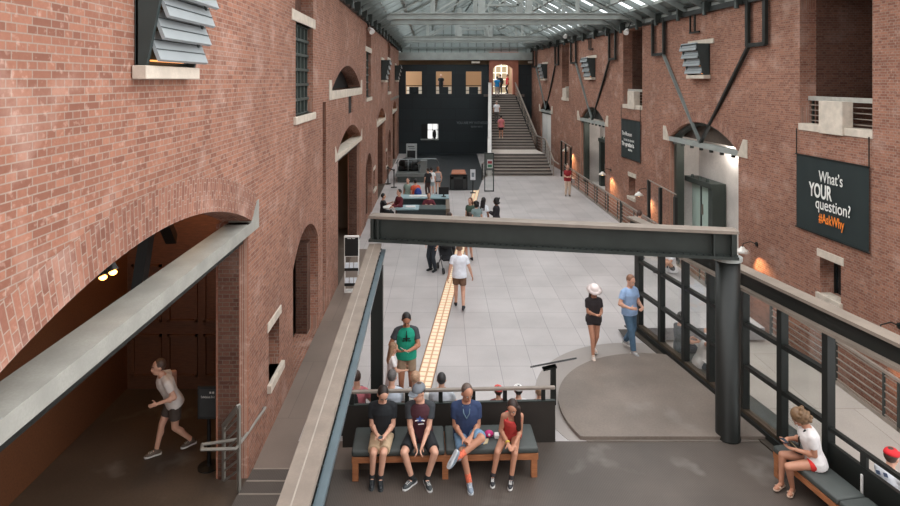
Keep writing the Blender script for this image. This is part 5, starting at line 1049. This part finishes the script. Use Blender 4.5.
person('seated desk clerk with dark hair in black vest, nearest the left brick wall', B(383, 224), -PI/2+.3, ht=1.66, pelvis=(0, 0, .55), ankles=[(.1, .4, .08), (-.1, .4, .08)], kpole=(0, 1, .5), sex='f', hair='short', hairc=(26, 22, 20), top=(38, 36, 40), bottom='pants', bc=(40, 42, 46), hands=[(.12, .38, .85), (-.12, .4, .88)])
t = thing('desk_chair', 'dark round stool under the seated clerk in black vest', 'chair', B(383, 224)); MB().tube(V((0, 0, .40)), V((0, 0, .46)), .2, .2, 20).build('seat', BLACK, t); MB().tube(V((0, 0, .04)), V((0, 0, .40)), .03).build('post', BLACK, t); MB().lathe((0, 0, 0), [(.22, 0), (.22, .03), (.04, .05)], 16).build('base', BLACK, t)
t = thing('side_table', 'small round pale table with papers in front of the seated clerk', 'table', B(391, 227)); MB().lathe((0, 0, 0), [(.2, 0), (.2, .03), (.03, .05), (.03, .82)], 16).build('pedestal', DESK, t); MB().lathe((0, 0, 0), [(.34, .82), (.34, .86)], 24).build('table_top', WHITEP, t)
person('desk clerk in maroon jacket and white shirt sitting behind the front counter', V((-.52, 25.65, 0)), PI, ht=1.70, pelvis=(0, 0, .6), ankles=[(.1, .3, .08), (-.1, .3, .08)], kpole=(0, 1, .5), hair='short', hairc=(70, 48, 36), top=(96, 32, 44), sleeve='long', bottom='pants', bc=(30, 30, 34), hands=[(.16, .34, .92), (-.16, .34, .92)])
person('person in pale green shirt standing at the rear counter of the information desk', B(408, 213), PI*.9, ht=1.66, sex='f', hair='short', hairc=(30, 24, 22), top=(150, 170, 158), bottom='pants', bc=(46, 66, 60))
person('person in orange shirt with blue backpack at the rear counter', B(415.5, 214), .3, ht=1.64, hair='short', hairc=(34, 26, 24), top=(214, 92, 62), bottom='shorts', bc=(196, 86, 66), shoes=(200, 80, 60))
pp = B(416.6, 216); t = thing('backpack', 'bright blue backpack worn by the person in orange shirt', 'backpack', (pp.x+.07, pp.y-.16, 1.02)); MB().ell((0, 0, .05), (.17, .11, .25)).build('bag_body', mat((40, 66, 140), .7), t, smooth=True); MB().ell((0, -.09, 0), (.12, .05, .14)).build('front_pocket', mat((34, 58, 126), .7), t, smooth=True)
person('person in black clothes standing before the exhibit plinth', B(428, 195.5), .4, ht=1.48, hair='short', top=(30, 30, 34), bottom='pants', bc=(70, 50, 50))
person('person in white t-shirt standing before the exhibit plinth', B(431.5, 195), 0, ht=1.50, hair='short', hairc=(40, 34, 30), top=(232, 234, 236), bottom='shorts', bc=(150, 164, 168), bl=.7, shoes=(232, 232, 232))
person('woman in grey tank top and dark shorts standing beside the white t-shirt', B(438, 194), .1, ht=1.50, sex='f', hair='pony', hairc=(120, 72, 48), top=(150, 150, 152), sleeve='none', bottom='shorts', bc=(54, 60, 68), bl=.25, shoes=(60, 60, 60))
# --- on the stairs
person('man in white shirt climbing the stairs beside the pale parapet', (4.28, 46.13, 1.2+3.8*10/22), 0, ht=1.70, hair='short', hairc=(170, 150, 136), top=(232, 232, 234), bottom='pants', bc=(96, 92, 90))
person('woman in pink and black top and dark shorts climbing the stairs', (4.42, 44.11, 1.2+3.8*4/22), 0, ht=1.76, sex='f', hair='short', hairc=(26, 22, 22), top=(206, 120, 124), bottom='shorts', bc=(40, 38, 42), skin='tan', shoes=(210, 190, 170))
person('person in bright blue top at the head of the stairs', (4.66, 49.85, 4.827), 0, ht=1.70, top=(30, 140, 206), bottom='pants', bc=(190, 176, 170), hair='short')
person('dark-clad figure standing in the brick portal before the white window', (5.2, 52.6, 5.0), 0, ht=1.72, top=(44, 46, 46), sleeve='long', bottom='pants', bc=(40, 40, 42), hair='short')
person('figure in red standing at the side of the brick portal', (5.78, 52.2, 5.0), PI/2, ht=1.72, top=(190, 44, 50), bottom='pants', bc=(30, 30, 34), hair='short')
person('man in dark shirt behind the middle upper window of the black wall', (.0, DB+1.1, 4.95), PI, ht=1.76, top=(44, 48, 50), bottom='pants', bc=(44, 46, 50), hair='crop', hairc=(200, 170, 150)); struct('floor', MB().box(-3.6, 3.9, DB+.5, DB+2.3, 4.8, 4.95), LANE)
# --- beyond the glass
floor = at(672, 270, 19.2)
person('person in white shirt sitting on the lane floor hugging bare knees', (7.45, 19.3, 0), PI/2+.3, ht=1.70, pelvis=(0, 0, .13), lean=12, ankles=[(.10, .48, .09), (-.10, .48, .09)], kpole=(0, .2, 1), hands=[(.06, .42, .38), (-.06, .42, .36)], epole=((1, .2, 0), (-1, .2, 0)), top=(226, 226, 228), bottom='shorts', bc=(34, 38, 44), bl=.4, hair='short', hairc=(60, 44, 36), skin='tan', vox=.016)
def bsit(label, d_, yaw, **k): P = V((XG(d_)+.27, d_, LZ)); return person(label, P, yaw, pelvis=(0, 0, .575), ankles=[(.1, .44, .085), (-.1, .44, .085)], kpole=(0, 1, .6), vox=.015, **k)
bsit('dark-haired person in grey shirt seated beyond the glass, back to the pane', 13.5, -PI/2+.2, ht=1.66, top=(88, 94, 98), bottom='pants', bc=(50, 54, 60), hair='short', hairc=(34, 28, 26), hands=[(.12, .34, .7), (-.12, .34, .7)], head=(0, 10))
p, q = bsit('person in pale top seated beyond the glass with arms raised, map on the lap', 12.8, -PI/2-.4, ht=1.66, sex='f', top=(196, 190, 186), bottom='shorts', bc=(60, 70, 78), hair='crop', hairc=(190, 150, 120), skin='tan', hands=[(.24, .30, 1.0), (-.24, .30, 1.0)], epole=((1, .1, .6), (-1, .1, .6)), lean=20, head=(0, 40))
tag(MB().bar(V((XG(12.6)+.4, 12.65, .66+LZ)), V((XG(12.6)+.4, 12.35, .70+LZ)), .34, .006).build('paper_map', WHITEP), 'white map held on the lap of the person seated beyond the glass', 'map')
P = V((6.36, 8.5, LZ)); p, q = person('person in bright red cap and white printed shirt seated behind the low guard panel', P, -PI/2+.25, ht=1.66, pelvis=(0, 0, .575), ankles=[(.1, .42, .08), (-.1, .42, .08)], kpole=(0, 1, .6), top=(226, 228, 232), bottom='shorts', bc=(60, 70, 90), hair='short', hairc=(70, 50, 40), cap=(206, 36, 44), hands=[(.14, .34, .7), (-.14, .34, .7)], vox=.0118, head=(10, 10))
mb = MB()
for k, (a, b) in enumerate(((-.09, -.06), (.02, -.03), (-.03, -.16), (.08, -.15), (-.1, -.24), (.05, -.26))): c1 = q['N']+q['rx']*a+q['u']*b-q['fy']*.14; mb.bar(c1, c1+q['rx']*.06+q['u']*.02, .004, .05)
mb.build('shirt_print', mat((104, 122, 156), .7), p)
tag(MB().box(XG(8.5)-.06, XG(8.5)-.04, 8.47, 8.50, .02, .62).build('white_strip', WHITEP), 'thin white upright strip on the low guard panel, below the red cap', 'strip')
person('person in white shirt standing beyond the cross beam near the tall glass gate', (6.88, 20.8, 0), -.6, ht=1.70, hair='short', hairc=(70, 50, 40), top=(234, 230, 228), bottom='pants', bc=(90, 90, 96))
# ------------------------------------------------------------------ light, sky, camera
w = bpy.data.worlds.new('overcast_sky'); bpy.context.scene.world = w; w.use_nodes = True
bg = w.node_tree.nodes['Background']; bg.inputs[0].default_value = (.98, .98, 1., 1); bg.inputs[1].default_value = 2.7
def lamp(name, kind, loc, power, col, size=.1, rot=(0, 0, 0), spot=1.2, sy=None):
    l = bpy.data.lights.new(name, kind); l.energy = power; l.color = col
    if kind == 'AREA':
        l.size = size
        if sy: l.shape = 'RECTANGLE'; l.size_y = sy
    elif kind == 'SPOT': l.spot_size = spot; l.spot_blend = .7; l.shadow_soft_size = size
    else: l.shadow_soft_size = size
    o = bpy.data.objects.new(name, l); C.objects.link(o); o.location = loc; o.rotation_euler = rot; return o
for i, (x, y, z, p) in enumerate(((-4.6, 11.0, 4.3, 50), (-5.6, 8.0, 4.4, 12), (-5., 22.5, 4.2, 14), (-4.6, 34.5, 4.2, 25), (-4.8, 45.5, 4.2, 25))):
    lamp('inner_lamp', 'POINT', (x, y, z), p, (1, .55, .22), .08)
for rx_, en in ((.95, 2.4), (-.95, 3.7)):  # opposed fill suns, added to brighten the side walls
    l = bpy.data.lights.new('wall_fill_sun', 'SUN'); l.energy = en; l.angle = 1.3; l.color = (1, .97, .93); o = bpy.data.objects.new('wall_fill_sun', l); C.objects.link(o); o.rotation_euler = (-.3, rx_, 0)
lamp('stair_head_lamp', 'POINT', (5.2, DB+1.6, 8.0), 10, (1, .9, .75), .3)
for d in (22, 34.5): lamp('arch_fill_light', 'POINT', RW.pt(d, 3.5, -.95), 60, (1, .95, .88), .2)  # unseen fill added to brighten the arch interiors
cam = bpy.data.cameras.new('camera'); cam.sensor_width = 36; cam.lens = 24; cam.shift_x = 9/900; cam.shift_y = -173/900; cam.clip_end = 300
co = bpy.data.objects.new('camera', cam); C.objects.link(co); co.location = (0, 0, H); co.rotation_euler = (PI/2, 0, 0)
sc = bpy.context.scene; sc.camera = co
sc.view_settings.view_transform = 'Standard'; sc.view_settings.look = 'None'; sc.view_settings.exposure = 0.; sc.view_settings.gamma = 1.
sc.cycles.use_denoising = True; sc.cycles.max_bounces = 8; sc.cycles.transparent_max_bounces = 16; sc.cycles.sample_clamp_indirect = 4.
